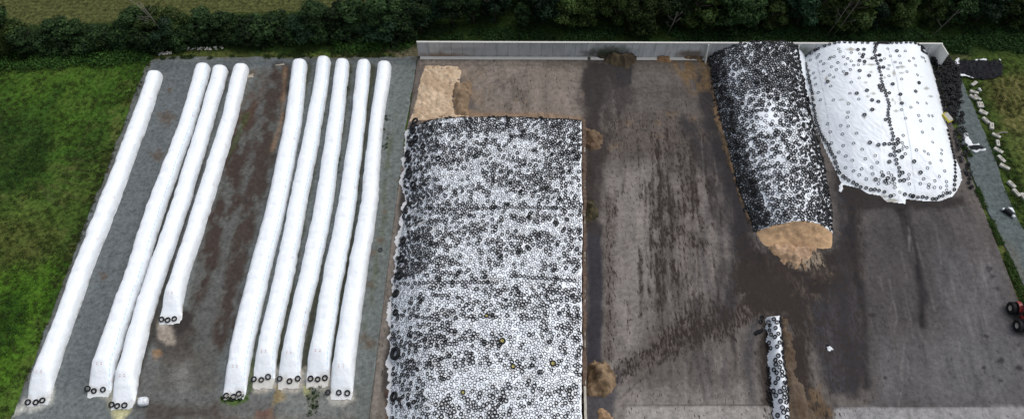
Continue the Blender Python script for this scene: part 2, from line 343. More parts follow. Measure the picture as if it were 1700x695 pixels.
# ---- gravel pad on the left
def paint_gravel(p):
    base = lin(104, 111, 113); n = fbm(p.X * .15, p.Y * .06, 5)[:, None]
    p.C = base * (.8 + .4 * n)
    grey, brown, dk, soil = lin(98, 106, 108), lin(60, 49, 44), lin(46, 42, 40), lin(60, 62, 48)
    p.poly([(262, 110), (330, 108), (150, 640), (90, 640)], lin(92, 99, 103), 20, .8)
    p.poly([(425, 118), (480, 108), (478, 150), (455, 300), (400, 480), (370, 600), (360, 650), (260, 640), (300, 520), (350, 330), (395, 180)], lin(84, 86, 84), 14, .9, 8)
    p.poly([(455, 110), (482, 110), (470, 200), (440, 330), (405, 450), (372, 600), (352, 560), (380, 420), (420, 260), (440, 160)], brown, 10, .85, 12, rag=.42, mud=.35)
    p.poly([(398, 180), (432, 170), (405, 300), (350, 470), (318, 520), (330, 420), (370, 280)], brown, 12, .9, 12, rag=.42, mud=.4)
    p.poly([(418, 130), (440, 120), (424, 200), (396, 230)], lin(80, 62, 52), 12, .6, 10, rag=.45)
    p.line([(474, 112), (468, 200), (452, 250)], 6, lin(134, 108, 84), 6, .65, 4)
    p.poly([(255, 520), (300, 515), (330, 540), (320, 610), (270, 600), (240, 560)], lin(62, 56, 52), 12, .8, 14, wet=.6)
    p.poly([(262, 530), (282, 535), (292, 570), (275, 575), (262, 560)], lin(150, 142, 132), 6, .85, 8)
    p.poly([(268, 540), (275, 538), (272, 545)], lin(190, 186, 178), 4, .9, 6)
    p.poly([(290, 512), (320, 520), (318, 545), (295, 550), (280, 530)], dk, 6, .8, 8, wet=.5)
    p.poly([(252, 580), (266, 578), (270, 588), (256, 600)], lin(146, 118, 88), 4, .8, 4)
    p.poly([(240, 600), (350, 570), (372, 650), (600, 640), (650, 700), (200, 700)], lin(88, 86, 82), 24, .6, 16, wet=.4)
    p.poly([(230, 600), (262, 590), (250, 640), (214, 690), (205, 660)], lin(92, 94, 94), 14, .6, 10)
    p.poly([(288, 620), (310, 600), (322, 640), (300, 660)], lin(128, 130, 128), 20, .6, 10)
    p.poly([(240, 672), (360, 668), (380, 690), (420, 700), (240, 700)], lin(62, 52, 46), 14, .7, 12)
    p.poly([(425, 680), (452, 676), (458, 700), (420, 700)], lin(104, 74, 62), 6, .8, 5)
    p.poly([(300, 690), (640, 684), (640, 720), (300, 720)], lin(98, 92, 84), 12, .6, 10)
    # soil between the right group of bags
    for a, b in (((510, 110), (412, 600)), ((545, 112), (460, 600)), ((580, 112), (505, 610)), ((618, 112), (552, 620))):
        p.line([a, b], 14, soil, 8, .9, 3, mud=.25)
        p.line([(a[0] - 2, a[1]), ((a[0] * 2 + b[0]) / 3 - 3, (a[1] * 2 + b[1]) / 3)], 7, lin(58, 76, 38), 6, .6, 5, rag=.48)
    for a, b in (((345, 120), (188, 640)), ((378, 118), (225, 640))): p.line([a, b], 11, lin(50, 48, 44), 8, .85, 3)
    p.line([(412, 124), (392, 200), (345, 330), (310, 440)], 10, lin(92, 78, 60), 8, .6, 5, rag=.45)
    p.line([(410, 190), (380, 260)], 6, lin(66, 84, 40), 6, .5, 5)
    # seepage round the bag ends
    p.poly([(44, 660), (92, 640), (90, 668), (60, 680), (0, 700), (-20, 700), (10, 682)], lin(196, 200, 196), 6, .8, 6)
    p.poly([(145, 645), (190, 640), (200, 660), (180, 665), (160, 655)], lin(176, 174, 160), 8, .6, 6)
    p.poly([(180, 668), (226, 660), (220, 680), (205, 700), (190, 698)], lin(196, 194, 150), 8, .75, 6)
    for x, y in ((436, 640), (483, 640), (528, 636)): p.poly([(x - 24, y - 30), (x + 24, y - 30), (x + 23, y + 2), (x + 8, y + 14), (x - 16, y + 10)], lin(176, 172, 162), 7, .8, 4)
    p.poly([(540, 655), (588, 648), (590, 662), (570, 676), (545, 672)], lin(186, 184, 176), 7, .8, 6)
    p.poly([(455, 640), (463, 636), (478, 660), (470, 666), (455, 672), (448, 690)], lin(140, 122, 78), 6, .7, 5)
    p.poly([(500, 634), (512, 640), (520, 652), (505, 658)], lin(168, 168, 108), 6, .7, 5)
    p.poly([(510, 648), (535, 645), (530, 672), (520, 690), (508, 690)], lin(84, 92, 54), 10, .7, 8)
    p.poly([(366, 660), (412, 654), (414, 664), (390, 672), (368, 668)], lin(74, 98, 44), 5, .9, 4)
    p.poly([(410, 600), (424, 590), (426, 640), (412, 655)], lin(66, 80, 46), 6, .8, 4)
    p.poly([(470, 655), (560, 655), (600, 690), (470, 695)], lin(132, 138, 138), 26, .45, 14)
    # bare strip right of the bags
    p.poly([(655, 100), (690, 97), (676, 200), (650, 420), (630, 560), (612, 700), (590, 700), (596, 600), (620, 400), (645, 200)], lin(98, 106, 104), 12, .8, 6, wet=.15)
    p.line([(652, 190), (640, 300), (632, 400), (606, 540)], 8, lin(78, 84, 56), 8, .55, 6, rag=.47)
    for x, y, r in ((610, 565, 16), (632, 400, 7), (617, 420, 7), (612, 470, 8), (628, 250, 6), (640, 350, 5), (275, 195, 14), (262, 258, 12), (170, 280, 12), (282, 150, 5), (660, 300, 5), (170, 460, 8), (420, 120, 8)):
        p.spot(x, y, r, lin(88, 76, 64), .7)
    p.line([(260, 110), (560, 100), (690, 100)], 10, lin(70, 78, 84), 10, .6, 4)
    p.line([(255, 96), (470, 97), (690, 97)], 4, lin(84, 84, 60), 5, .6, 4, rag=.45)
    p.line([(246, 100), (22, 690)], 10, lin(84, 84, 70), 8, .6, 5, rag=.42)
    p.line([(228, 240), (150, 420), (95, 560)], 6, lin(104, 88, 72), 6, .4, 4, rag=.5)
band('gravel_pad', [95, 100, 120, 200, 400, 695, 860], [275, 250, 238, 208, 131, 18, -45], [693, 690, 688, 676, 650, 613, 592], .004, .22, lin(90, 98, 104), M['gravel'], paint_gravel, .35, .3)

# ---- concrete slab
def paint_slab(p):
    n = fbm(p.X * .12, p.Y * .05, 5)[:, None]; p.C = lin(94, 90, 88) * (.78 + .44 * n); p.mud += .26
    g1, dkw, dk = lin(112, 107, 104), lin(50, 50, 56), lin(44, 41, 41)
    # left lane edge
    p.poly([(676, 130), (700, 97), (690, 200), (668, 300), (655, 480), (640, 700), (612, 700), (640, 450), (665, 230)], lin(112, 106, 100), 8, .9, 4)
    p.line([(664, 240), (642, 480), (620, 700)], 14, lin(126, 120, 114), 6, .8, 3)
    p.line([(672, 300), (663, 430), (652, 560), (640, 640), (652, 700)], 12, lin(52, 50, 50), 6, .85, 4)
    p.poly([(640, 650), (660, 640), (668, 700), (640, 700)], lin(86, 66, 52), 8, .8, 5)
    p.line([(690, 100), (682, 150), (676, 196)], 12, lin(74, 68, 64), 8, .8, 4)
    for x, y in ((682, 123), (679, 147), (668, 665), (640, 657), (646, 390)): p.poly([(x - 5, y), (x, y - 4), (x + 5, y), (x, y + 5)], lin(30, 30, 32), 4, .8, 3)
    # far end
    p.poly([(700, 96), (965, 97), (970, 200), (790, 190), (780, 130), (700, 108)], lin(128, 120, 113), 14, .85, 6, mud=.25)
    for r in range(7):
        cx, cy, R = 860, 165, 40 + r * 15
        p.line([(cx - R * math.cos(t) , cy - R * .62 * math.sin(t)) for t in np.linspace(-.4, 1.5, 10)], 2.2, lin(136, 130, 124), 3, .4, 1.5, rag=.35)
        p.line([(cx - (R + 6) * math.cos(t) , cy - (R + 6) * .62 * math.sin(t)) for t in np.linspace(-.2, 1.2, 10)], 2, lin(78, 72, 68), 3, .4, 1.5, rag=.4)
    p.poly([(820, 130), (870, 125), (880, 180), (840, 190)], lin(80, 74, 70), 14, .5, 10, rag=.5, mud=.4)
    p.poly([(905, 96), (1170, 97), (1172, 120), (905, 115)], lin(88, 82, 76), 10, .6, 6)
    p.poly([(976, 100), (1010, 106), (1048, 110), (1046, 140), (1022, 143), (1010, 130), (1000, 170), (992, 200), (975, 175), (965, 140)], dk, 7, .88, 7, wet=.4)
    p.poly([(1018, 112), (1050, 112), (1047, 142), (1025, 143)], lin(40, 40, 46), 4, .9, 3, wet=.5)
    p.poly([(1120, 97), (1175, 97), (1185, 170), (1150, 160), (1130, 120)], lin(104, 88, 64), 16, .6, 10, rag=.45)
    p.poly([(985, 230), (1010, 190), (1180, 190), (1200, 240), (1120, 260), (1000, 260)], lin(86, 78, 72), 24, .5, 12, mud=.45)
    for x, y, r in ((1115, 190, 8), (1148, 198, 7), (1157, 228, 9), (1045, 205, 6), (1090, 228, 8), (1020, 245, 8), (858, 166, 3), (873, 168, 3), (968, 155, 3), (1093, 205, 5)):
        p.spot(x, y, r, lin(116, 96, 72), .35)
    # middle lane
    p.poly([(1005, 290), (1090, 270), (1100, 450), (1040, 640), (1290, 640), (1300, 700), (1010, 700), (1000, 450)], lin(126, 122, 120), 30, .85, 14)
    p.poly([(1120, 300), (1200, 300), (1215, 440), (1150, 520), (1120, 420)], lin(120, 115, 113), 24, .8, 12)
    p.line([(985, 380), (990, 480), (985, 600)], 26, lin(46, 46, 54), 8, .95, 4, wet=.2)
    p.line([(1012, 330), (1012, 480), (1010, 590)], 16, lin(84, 76, 72), 10, .6, 6, mud=.55)
    p.line([(980, 215), (975, 380)], 12, lin(52, 46, 44), 8, .8, 5)
    p.poly([(1040, 600), (1012, 700), (975, 700), (972, 650), (1010, 640)], lin(62, 62, 70), 8, .8, 8, wet=.4)
    r = random.Random(4)
    for i in range(120):
        x = r.gauss(1115, 36); y = r.uniform(210, 500); L = r.uniform(30, 170); k = (x - 966) / 2500
        x = max(1010, min(1215, x))
        p.line([(x, y), (x + r.uniform(-3, 3) + L * k * .6, y + L * .5), (x + L * k + r.uniform(-6, 6), min(y + L, 560))], r.uniform(1, 4), lin(52, 45, 42), 4, r.uniform(.3, .8), 2, rag=r.choice((.3, .45)), mud=.6)
    for i in range(16):
        x = r.uniform(1030, 1250); y = r.uniform(520, 600)
        p.line([(x, y), (x + 8, y + 50), (x + 12, y + r.uniform(50, 110))], r.uniform(1, 4), lin(84, 82, 84), 5, .4, 2, rag=.35)
    for x0, y0, x1, y1 in ((1142, 520, 1172, 670), (1150, 430, 1160, 560), (1160, 520, 1180, 640)): p.line([(x0, y0), (x1, y1)], 4, lin(62, 60, 62), 5, .6, 2, rag=.3)
    p.poly([(1015, 640), (1030, 600), (1120, 540), (1240, 490), (1300, 470), (1300, 520), (1200, 560), (1100, 600)], lin(70, 60, 54), 26, .5, 14, mud=.8, rag=.36)
    for i in range(26):
        t = r.random(); x = 1030 + 250 * t; y = 610 - 120 * t + r.gauss(0, 12)
        p.line([(x, y), (x + 30, y - 16)], r.uniform(1, 2.5), lin(58, 50, 46), 3, .6, 2, rag=.4, mud=.7)
    p.line([(1135, 205), (1180, 260), (1215, 340), (1225, 420), (1205, 520)], 24, lin(50, 48, 52), 14, .9, 9, wet=.2)
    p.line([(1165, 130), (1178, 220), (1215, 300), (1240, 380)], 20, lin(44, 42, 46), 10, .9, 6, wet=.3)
    p.line([(1185, 300), (1165, 420), (1175, 480)], 12, lin(70, 68, 70), 12, .6, 6)
    # round the open face
    p.poly([(1235, 380), (1262, 410), (1390, 412), (1400, 330), (1385, 290), (1395, 300), (1432, 330), (1440, 420), (1445, 560), (1438, 640), (1380, 650), (1350, 560), (1300, 520), (1230, 480), (1215, 440)], lin(42, 39, 40), 22, .95, 16, wet=.1, mud=.45)
    p.poly([(1225, 400), (1270, 415), (1330, 440), (1390, 415), (1400, 470), (1350, 500), (1290, 490), (1235, 470)], lin(34, 30, 29), 14, .85, 14, mud=.5)
    p.poly([(1215, 400), (1270, 420), (1340, 450), (1400, 420), (1435, 440), (1440, 640), (1380, 640), (1330, 520), (1225, 490)], lin(82, 74, 68), 16, .7, 14, rag=.46)
    for i in range(26):
        x = r.uniform(1225, 1340); y = r.uniform(430, 500); p.line([(x, y), (x + r.uniform(8, 40), y + r.uniform(-10, 26))], r.uniform(1, 3), r.choice((lin(96, 84, 72), lin(26, 24, 24))), 3, .5, 3, rag=.45)
    p.poly([(1350, 500), (1390, 470), (1432, 470), (1436, 600), (1420, 650), (1385, 655), (1358, 600)], lin(50, 50, 58), 14, .75, 8, wet=.3)
    for i in range(9): p.line([(1352 + i * 3, 600 - i * 12), (1385, 645 - i * 14), (1422, 640 - i * 16)], 2, lin(78, 78, 86), 5, .3, 2, rag=.3)
    p.poly([(1385, 400), (1430, 380), (1432, 500), (1380, 500)], lin(56, 52, 52), 14, .5, 10)
    p.poly([(1300, 420), (1362, 418), (1368, 440), (1335, 448), (1310, 440)], lin(150, 138, 122), 8, .8, 7)
    p.poly([(1270, 405), (1330, 412), (1325, 432), (1300, 428)], lin(150, 120, 88), 5, .8, 6)
    p.line([(1325, 425), (1332, 438), (1338, 444)], 3, lin(150, 118, 84), 3, .8, 1)
    p.line([(1418, 318), (1412, 380), (1420, 450), (1436, 520), (1440, 640)], 12, lin(28, 27, 31), 8, .9, 5)
    for x, y, q in ((1395, 388, 3), (1374, 500, 3), (1398, 468, 4), (1380, 455, 3), (1352, 470, 4), (1422, 614, 3), (1424, 650, 3), (1376, 470, 3)): p.spot(x, y, q * .6, lin(110, 92, 70), .8)
    # right slab
    p.poly([(1436, 330), (1600, 330), (1640, 370), (1760, 700), (1445, 700), (1440, 560)], lin(76, 74, 75), 16, .85, 6, mud=.2)
    p.poly([(1440, 340), (1600, 340), (1630, 400), (1600, 520), (1450, 540)], lin(68, 66, 68), 60, .7, 20)
    p.poly([(1560, 420), (1650, 430), (1720, 660), (1560, 660)], lin(94, 95, 99), 50, .7, 16)
    p.poly([(1460, 560), (1700, 560), (1700, 668), (1460, 668)], lin(96, 97, 101), 30, .6, 12)
    p.line([(1492, 335), (1505, 380), (1522, 440), (1532, 490), (1530, 540)], 13, lin(26, 25, 28), 10, .92, 5)
    p.line([(1490, 335), (1500, 360)], 20, lin(30, 29, 31), 12, .85, 6)
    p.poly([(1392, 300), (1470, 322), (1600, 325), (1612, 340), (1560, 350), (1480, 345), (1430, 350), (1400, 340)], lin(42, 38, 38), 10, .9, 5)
    for i in range(46):
        x = r.uniform(1440, 1640); y = r.uniform(345, 600); L = r.uniform(30, 110)
        p.line([(x, y), (x + L * .2, y + L)], r.uniform(1, 4), r.choice((lin(54, 52, 54), lin(60, 56, 54), lin(108, 106, 106))), 5, r.uniform(.25, .6), 2, rag=.38)
    p.poly([(1560, 350), (1640, 370), (1660, 430), (1620, 470), (1600, 400)], lin(102, 96, 96), 24, .4, 10, rag=.4)
    for x, y, q in ((1642, 447, 5), (1647, 459, 5), (1652, 479, 6), (1689, 572, 6), (1691, 610, 6), (1661, 598, 7), (1656, 583, 5), (1636, 558, 4), (1633, 610, 4), (1448, 522, 5), (1420, 500, 3), (1700, 590, 5), (1469, 627, 3), (1660, 632, 4)):
        p.spot(x, y, q, lin(38, 36, 38), .85)
    p.line([(1000, 100), (1004, 160), (985, 215)], 8, lin(40, 38, 40), 12, .5, 8, rag=.45)
    p.poly([(1090, 250), (1170, 240), (1200, 300), (1180, 420), (1120, 400)], lin(66, 58, 54), 30, .5, 16, rag=.5, mud=.6)
    for i in range(60):
        x = r.uniform(1010, 1220); y = r.uniform(200, 600); L = r.uniform(40, 160); k = (x - 966) / 2400
        p.line([(x, y), (x + L * k * .5 + r.uniform(-3, 3), y + L * .5), (x + L * k, min(y + L, 665))], r.uniform(1, 3), lin(142, 137, 133), 3, r.uniform(.15, .45), 1.5, rag=.42)
    for i in range(50):
        x = r.uniform(1445, 1640); y = r.uniform(345, 600); L = r.uniform(30, 120); c_ = r.uniform(-.05, .35)
        p.line([(x, y), (x + L * .1, y + L * .5), (x + L * c_, y + L)], r.uniform(1, 3), r.choice((lin(132, 131, 132), lin(44, 42, 43))), 3, r.uniform(.15, .4), 1.5, rag=.42)
    for i in range(34):
        x = r.uniform(1215, 1430); y = r.uniform(420, 620); L = r.uniform(30, 110)
        p.line([(x, y), (x + r.uniform(-8, 8), y + L * .5), (x + r.uniform(-4, 22), y + L)], r.uniform(1.5, 5), r.choice((lin(28, 27, 31), lin(74, 72, 76), lin(30, 28, 29))), 5, r.uniform(.25, .6), 3, rag=.4)
    p.poly([(700, 176), (800, 186), (900, 188), (968, 194), (968, 204), (700, 204)], lin(150, 124, 98), 6, .6, 3)
    p.poly([(760, 112), (800, 120), (830, 170), (800, 192), (770, 180)], lin(134, 118, 100), 18, .5, 10, rag=.42)
    for yj in (300, 420, 540): p.line([(1010, yj), (1225, yj + 2)], .8, lin(70, 66, 64), 1.6, .35, .6, rag=.35)
    p.line([(1560, 345), (1600, 480), (1655, 680)], .8, lin(56, 54, 55), 1.6, .5, .6)
    p.poly([(975, 100), (1050, 112), (1060, 150), (1030, 200), (1010, 260), (985, 300), (972, 260), (960, 150)], lin(48, 44, 43), 18, .7, 14, rag=.4)
    p.line([(985, 200), (990, 300), (984, 380)], 22, lin(50, 45, 44), 14, .75, 8)
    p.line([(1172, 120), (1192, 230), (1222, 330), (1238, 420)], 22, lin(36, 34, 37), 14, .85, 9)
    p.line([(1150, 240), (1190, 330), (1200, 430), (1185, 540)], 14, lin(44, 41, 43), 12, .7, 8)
    p.line([(1395, 320), (1402, 420), (1400, 560), (1420, 650)], 22, lin(36, 35, 41), 16, .7, 9)
    p.poly([(1120, 97), (1178, 97), (1186, 150), (1150, 150), (1110, 112)], lin(110, 90, 60), 12, .6, 8, rag=.42)
    # sliver surroundings
    p.poly([(1262, 520), (1300, 518), (1348, 600), (1350, 650), (1380, 690), (1330, 700), (1262, 700)], lin(52, 45, 41), 14, .85, 10, mud=.45)
    p.poly([(1300, 660), (1360, 640), (1385, 690), (1310, 700)], lin(104, 86, 64), 14, .7, 12, rag=.4)
    p.line([(1255, 530), (1240, 600), (1252, 680)], 14, lin(66, 66, 70), 10, .7, 5, wet=.3)
    p.poly([(1215, 440), (1300, 440), (1345, 540), (1330, 640), (1300, 530), (1230, 500)], lin(46, 39, 36), 20, .8, 16, mud=.65)
    for o_ in (0, 8, 22, 30, 46, 54):
        p.line([(1030 + o_, 660 - o_), (1110 + o_, 590 - o_ * .8), (1190 + o_, 540 - o_ * .9), (1270 + o_ * .6, 478 - o_ * .4), (1330, 440)], 3, lin(50, 44, 40), 4, .45, 2, rag=.4, mud=.5)
    for o_ in (0, 10, 60, 72): p.line([(1085 + o_, 640), (1092 + o_, 480), (1078 + o_, 330), (1045 + o_, 220)], 2.5, lin(62, 56, 52), 4, .45, 2, rag=.4)
    for o_ in (0, 9): p.line([(1000, 190 + o_), (1040, 150 + o_), (1100, 143 + o_), (1160, 156 + o_), (1195, 185 + o_)], 1.6, lin(66, 60, 57), 2, .5, .8)
    # older apron and joint
    p.poly([(1040, 674), (1290, 673), (1290, 760), (1030, 760)], lin(150, 148, 146), 4, .85, 2)
    p.poly([(1385, 676), (1770, 674), (1800, 860), (1385, 860)], lin(150, 151, 154), 6, .8, 3)
    p.line([(1030, 673), (1290, 672)], 1.6, lin(50, 48, 48), 2, .8, .5); p.line([(1385, 675), (1760, 673)], 1.6, lin(60, 58, 58), 2, .6, .5)
    p.line([(695, 109), (930, 109)], 1.2, lin(62, 58, 55), 2, .6, .4)
    p.line([(1425, 345), (1428, 362), (1422, 372)], 2, lin(30, 28, 28), 2, .8, 1)
band('concrete_slab', [97, 348, 498, 695, 860], [693, 656, 637, 613, 592], [1541, 1632, 1690, 1766, 1830], .06, .18, lin(94, 90, 88), M['slab'], paint_slab, 0, .35)
def paint_path(p):
    p.C = lin(86, 96, 98) * (.85 + .3 * fbm(p.X * .2, p.Y * .1, 4)[:, None])
    p.line([(1632, 200), (1690, 348), (1740, 460)], 6, lin(100, 100, 86), 10, .5, 4)
    p.poly([(1648, 370), (1690, 420), (1720, 500), (1680, 450)], lin(98, 96, 84), 10, .4, 8, rag=.45)
band('gravel_path', [124, 160, 200, 250, 300, 348, 500, 700], [1560, 1574, 1588, 1602, 1616, 1640, 1712, 1800], [1590, 1608, 1627, 1647, 1664, 1682, 1760, 1880], .02, .22, lin(90, 98, 100), M['gravel'], paint_path, .3, .3)

# ------------------------------------------------------------------ heaps and piles as height fields
def field_mesh(name, X, Y, Z, keep, mat, col):
    ny, nx = X.shape; q = gridfaces(ny, nx, keep); used = np.unique(q); mp = np.full(ny * nx, -1); mp[used] = np.arange(len(used))
    return mesh(name, np.stack([X, Y, Z], -1).reshape(-1, 3)[used], mp[q], mat, True, {'Col': np.clip(col.reshape(-1, 3)[used], 0, 1)})
def cellmask(m): return m[:-1, :-1] & m[1:, :-1] & m[:-1, 1:] & m[1:, 1:]
def heap(name, px, h, wd, col, label, cat, group=None, st=.14, rough=.6, col2=None, base=.055, prof=1.0, thing='heap', rag=.7):
    pts = [P(*q)[:2] for q in px]; a = np.array(pts)
    X, Y = np.meshgrid(np.arange(a[:, 0].min() - .8, a[:, 0].max() + .8, st), np.arange(a[:, 1].min() - .8, a[:, 1].max() + .8, st))
    d = -sdf(X, Y, pts) + (fbm(X * 1.1, Y * 1.1, 4, 7) - .5) * rag * 2
    t = np.clip(d / wd, 0, 1) ** prof; t = 1 - (1 - t) ** 1.6
    Z = base + h * t * (1 + (fbm(X * .9, Y * .9, 4, 1) - .5) * rough) + (fbm(X * 2.0, Y * 2.0, 5, 2) - .5) * .7 * np.clip(d * 2, 0, 1)
    Z = np.where(d < .04, base - .1, Z)
    col = pale(col); col2 = None if col2 is None else pale(col2)
    n = fbm(X * 1.2, Y * 1.2, 4, 9)[..., None]; c = np.array(col) * (.6 + .8 * n)
    if col2 is not None: k = sm(.42, .62, fbm(X * .8, Y * .8, 4, 12))[..., None]; c = c * (1 - k) + np.array(col2) * k
    keep = cellmask(d > -st * 1.5)
    o = link(name, field_mesh(name, X, Y, Z, keep, M['silage'], c)); return props(o, label, cat, group)
def pale(c, k=.25): c = np.array(c); return c * (1 - k) + c.mean() * k
TAN, TAN2 = lin(176, 148, 112), lin(150, 122, 90)
heap('silage_heap', [(975, 600), (1003, 598), (1025, 628), (1020, 645), (1003, 660), (985, 656), (974, 662)], 2.3, 2.7, lin(138, 112, 80), 'tan silage heap against the short pale wall at the bottom of the photo', 'silage heap', col2=lin(108, 86, 58))
heap('silage_heap', [(970, 212), (990, 216), (1000, 230), (996, 246), (980, 250), (970, 248)], .9, 1.8, lin(128, 104, 78), 'small tan silage heap beside the top right corner of the largest pile', 'silage heap', col2=lin(104, 82, 60))
heap('silage_heap', [(970, 333), (985, 334), (996, 345), (992, 362), (978, 370), (970, 368)], .9, 1.6, lin(62, 60, 42), 'dark olive silage heap halfway along the right side of the largest pile', 'silage heap', col2=lin(78, 70, 48))
heap('silage_heap', [(985, 93), (1010, 91), (1054, 92), (1058, 102), (1050, 111), (1030, 113), (1008, 104)], 2.2, 2.8, lin(92, 78, 54), 'large dark brown silage heap leaning on the back wall', 'silage heap', col2=lin(70, 60, 44))
heap('silage_heap', [(1083, 94), (1100, 93), (1114, 94), (1112, 103), (1100, 106), (1088, 103)], .7, 1.2, lin(158, 130, 80), 'small yellow silage heap at the foot of the back wall', 'silage heap', col2=lin(130, 96, 58))
heap('silage_heap', [(1120, 93), (1150, 91), (1168, 94), (1166, 101), (1140, 101)], .55, 1.0, lin(122, 98, 66), 'thin brown silage heap in the back wall corner beside the tyre covered pile', 'silage heap', col2=lin(96, 76, 54))
heap('silage_heap', [(752, 140), (784, 137), (786, 148), (778, 168), (776, 192), (758, 192), (752, 176)], 1.0, 1.6, lin(150, 124, 92), 'greyish tan loose heap against the right flank of the flat tan bed', 'silage heap', col2=lin(128, 106, 78))
heap('silage_bed', [(705, 109), (760, 110), (766, 118), (764, 142), (752, 160), (756, 190), (790, 194), (680, 202), (688, 178), (694, 150), (700, 125)], .22, 1.2, lin(204, 176, 140), 'flat bright tan silage bed behind the far end of the largest pile', 'silage bed', col2=lin(186, 156, 120), rough=.5, rag=.25)
heap('silage_heap', [(988, 682), (1000, 678), (1014, 684), (1018, 700), (990, 700)], .5, .9, lin(150, 118, 82), 'small pale tan silage heap at the bottom edge beside the short wall', 'silage heap')
heap('silage_ridge', [(1296, 524), (1306, 530), (1318, 580), (1322, 620), (1340, 660), (1352, 690), (1352, 760), (1305, 760), (1300, 640)], .4, 1.3, lin(104, 88, 70), 'long brown silage ridge on the right side of the narrow sliver pile', 'silage ridge', col2=lin(92, 74, 56))
heap('silage_strip', [(1184, 96), (1190, 130), (1196, 190), (1210, 250), (1228, 320), (1250, 376), (1243, 372), (1216, 300), (1198, 240), (1184, 180), (1174, 110)], .25, .5, lin(116, 92, 64), 'ragged brown silage strip along the left foot of the tyre covered pile', 'silage strip', col2=lin(84, 70, 54))

heap('silage_heap', [(1286, 402), (1352, 402), (1362, 412), (1345, 424), (1334, 431), (1326, 446), (1318, 448), (1314, 436), (1300, 438), (1288, 426), (1276, 412)], .8, 1.8, lin(186, 150, 112), 'crumbled tan silage spilled below the open face of the narrow pile', 'silage heap', col2=lin(160, 126, 90), rag=.8, rough=.8)
# ---- three covered piles: height functions
mv = [190, 260, 300, 340, 400, 450, 520, 560, 640, 695, 800]
mL = np.array([P(u, v, .3)[:2] for u, v in zip([681, 674, 669, 674, 662, 658, 651, 647, 651, 649, 645], mv)])
mR = np.array([P(u, v, 3.4)[:2] for u, v in zip([966, 966, 966, 967, 967, 966, 966, 966, 966, 966, 966], mv)])
YB = P(820, 188, 4.15)[1]; YF = 18.0
def mxl(y): return np.interp(y, mL[::-1, 1], mL[::-1, 0]) + (fbm(y * .45, y * 0, 3, 3) - .5) * .9
def mxr(y): return np.interp(y, mR[::-1, 1], mR[::-1, 0]) + (fbm(y * .6, y * 0, 3, 5) - .5) * .3
def hmain(x, y):
    xl, xr = mxl(y), mxr(y); s = np.clip((x - xl) / (xr - xl), 0, 1); a = np.clip((x - xl) / 6.0, 0, 1)
    back = 1 - .35 * np.clip(1 - (YB - y) / 1.2, 0, 1) ** 2
    return (.12 + 3.1 * (1 - (1 - a) ** 1.7) + .95 * np.sin(np.pi * s) ** .8 + (fbm(x * .3, y * .3, 3) - .5) * .5 * a) * back
WL, WR = P(695, 94)[:2], P(1549, 97)[:2]; WALLY = (WL[1] + WR[1]) / 2
def wally(x): return WL[1] + (WR[1] - WL[1]) * (x - WL[0]) / (WR[0] - WL[0])
def wp(L): return [P(u, v)[:2] for u, v in L]
nL = wp([(1176, 97), (1183, 150), (1203, 230), (1224, 300), (1248, 372), (1266, 412)]); nR = wp([(1338, 97), (1340, 150), (1350, 200), (1366, 270), (1378, 330), (1382, 380), (1383, 410)])
nF = wp([(1266, 410), (1300, 417), (1340, 412), (1388, 409)])
FT = [P(u, v, z)[:2] for u, v, z in ((1235, 378, 1.6), (1255, 373, 2.3), (1310, 366, 2.9), (1350, 369, 2.7), (1392, 377, 2.0))]
def nface(x): return np.interp(x, [q[0] for q in FT], [q[1] for q in FT]) + (fbm(x * 1.2, x * 0, 3, 1) - .5) * .35
def nxl(y): a = np.array(nL)[::-1]; return np.interp(y, a[:, 1], a[:, 0])
def nxr(y): a = np.array(nR)[::-1]; return np.interp(y, a[:, 1], a[:, 0])
def hnar(x, y, face=True):
    dl, dr = x - nxl(y), nxr(y) - x; q = lambda d, w_: 1 - (1 - np.clip(d / w_, 0, 1)) ** 2
    z = 3.85 * q(dl, 7.5) * q(dr, 6.0) * (1 - .24 * np.clip((WALLY - 4 - y) / 22, 0, 1)) + (fbm(x * .35, y * .35, 3, 4) - .5) * .55 * np.clip(np.minimum(dl, dr) / 2, 0, 1)
    if face:
        t = np.clip((nface(x) - y) / 2.9, 0, 1); step = (1 - t) ** 1.15
        z = z * np.where(y < nface(x), step, 1)
    return np.where((dl < 0) | (dr < 0), -.1, z)
sP = [(1332, 96), (1339, 150), (1350, 200), (1369, 246), (1386, 280), (1398, 306), (1425, 312), (1440, 321), (1462, 325), (1470, 334), (1502, 338), (1503, 330), (1530, 333), (1558, 334), (1580, 326), (1588, 316), (1596, 299), (1593, 280), (1580, 250), (1569, 200), (1557, 150), (1547, 112), (1543, 97)]
sW = wp(sP); sW[0] = (sW[0][0], WALLY + .3); sW[-1] = (sW[-1][0], WALLY + .3)
def hsheet(x, y):
    x = np.asarray(x, float); y = np.asarray(y, float)
    d = dline(x, y, sW); d = np.where(inside(x, y, sW), d, -d)
    ly = np.clip((P(1400, 335)[1] + 16 - y) / 16, 0, 1)
    t = np.clip(d / (5.5 + 3.5 * np.clip((WALLY - y) / 10, 0, 1)), 0, 1); z = 3.75 * (1 - (1 - t) ** (2.2 - .5 * ly)) * (1 - .42 * ly)
    z = z + (fbm(x * .25, y * .25, 3, 6) - .5) * .4 * np.clip(d / 2, 0, 1)
    return np.where(d < 0, 0.0 + .02, z + .06)

# main pile
root = empty('silage_pile', (float((mxl(50) + mxr(50)) / 2), 50, 0), 'largest silage pile, white cover packed with thousands of tyre rings', 'silage pile')
ys = np.arange(YF, YB + .05, .2); t = np.linspace(0, 1, 125); xl, xr = mxl(ys), mxr(ys)
X = xl[:, None] * (1 - t) + xr[:, None] * t; Yg = np.repeat(ys[:, None], len(t), 1); Z = hmain(X, Yg) + .03
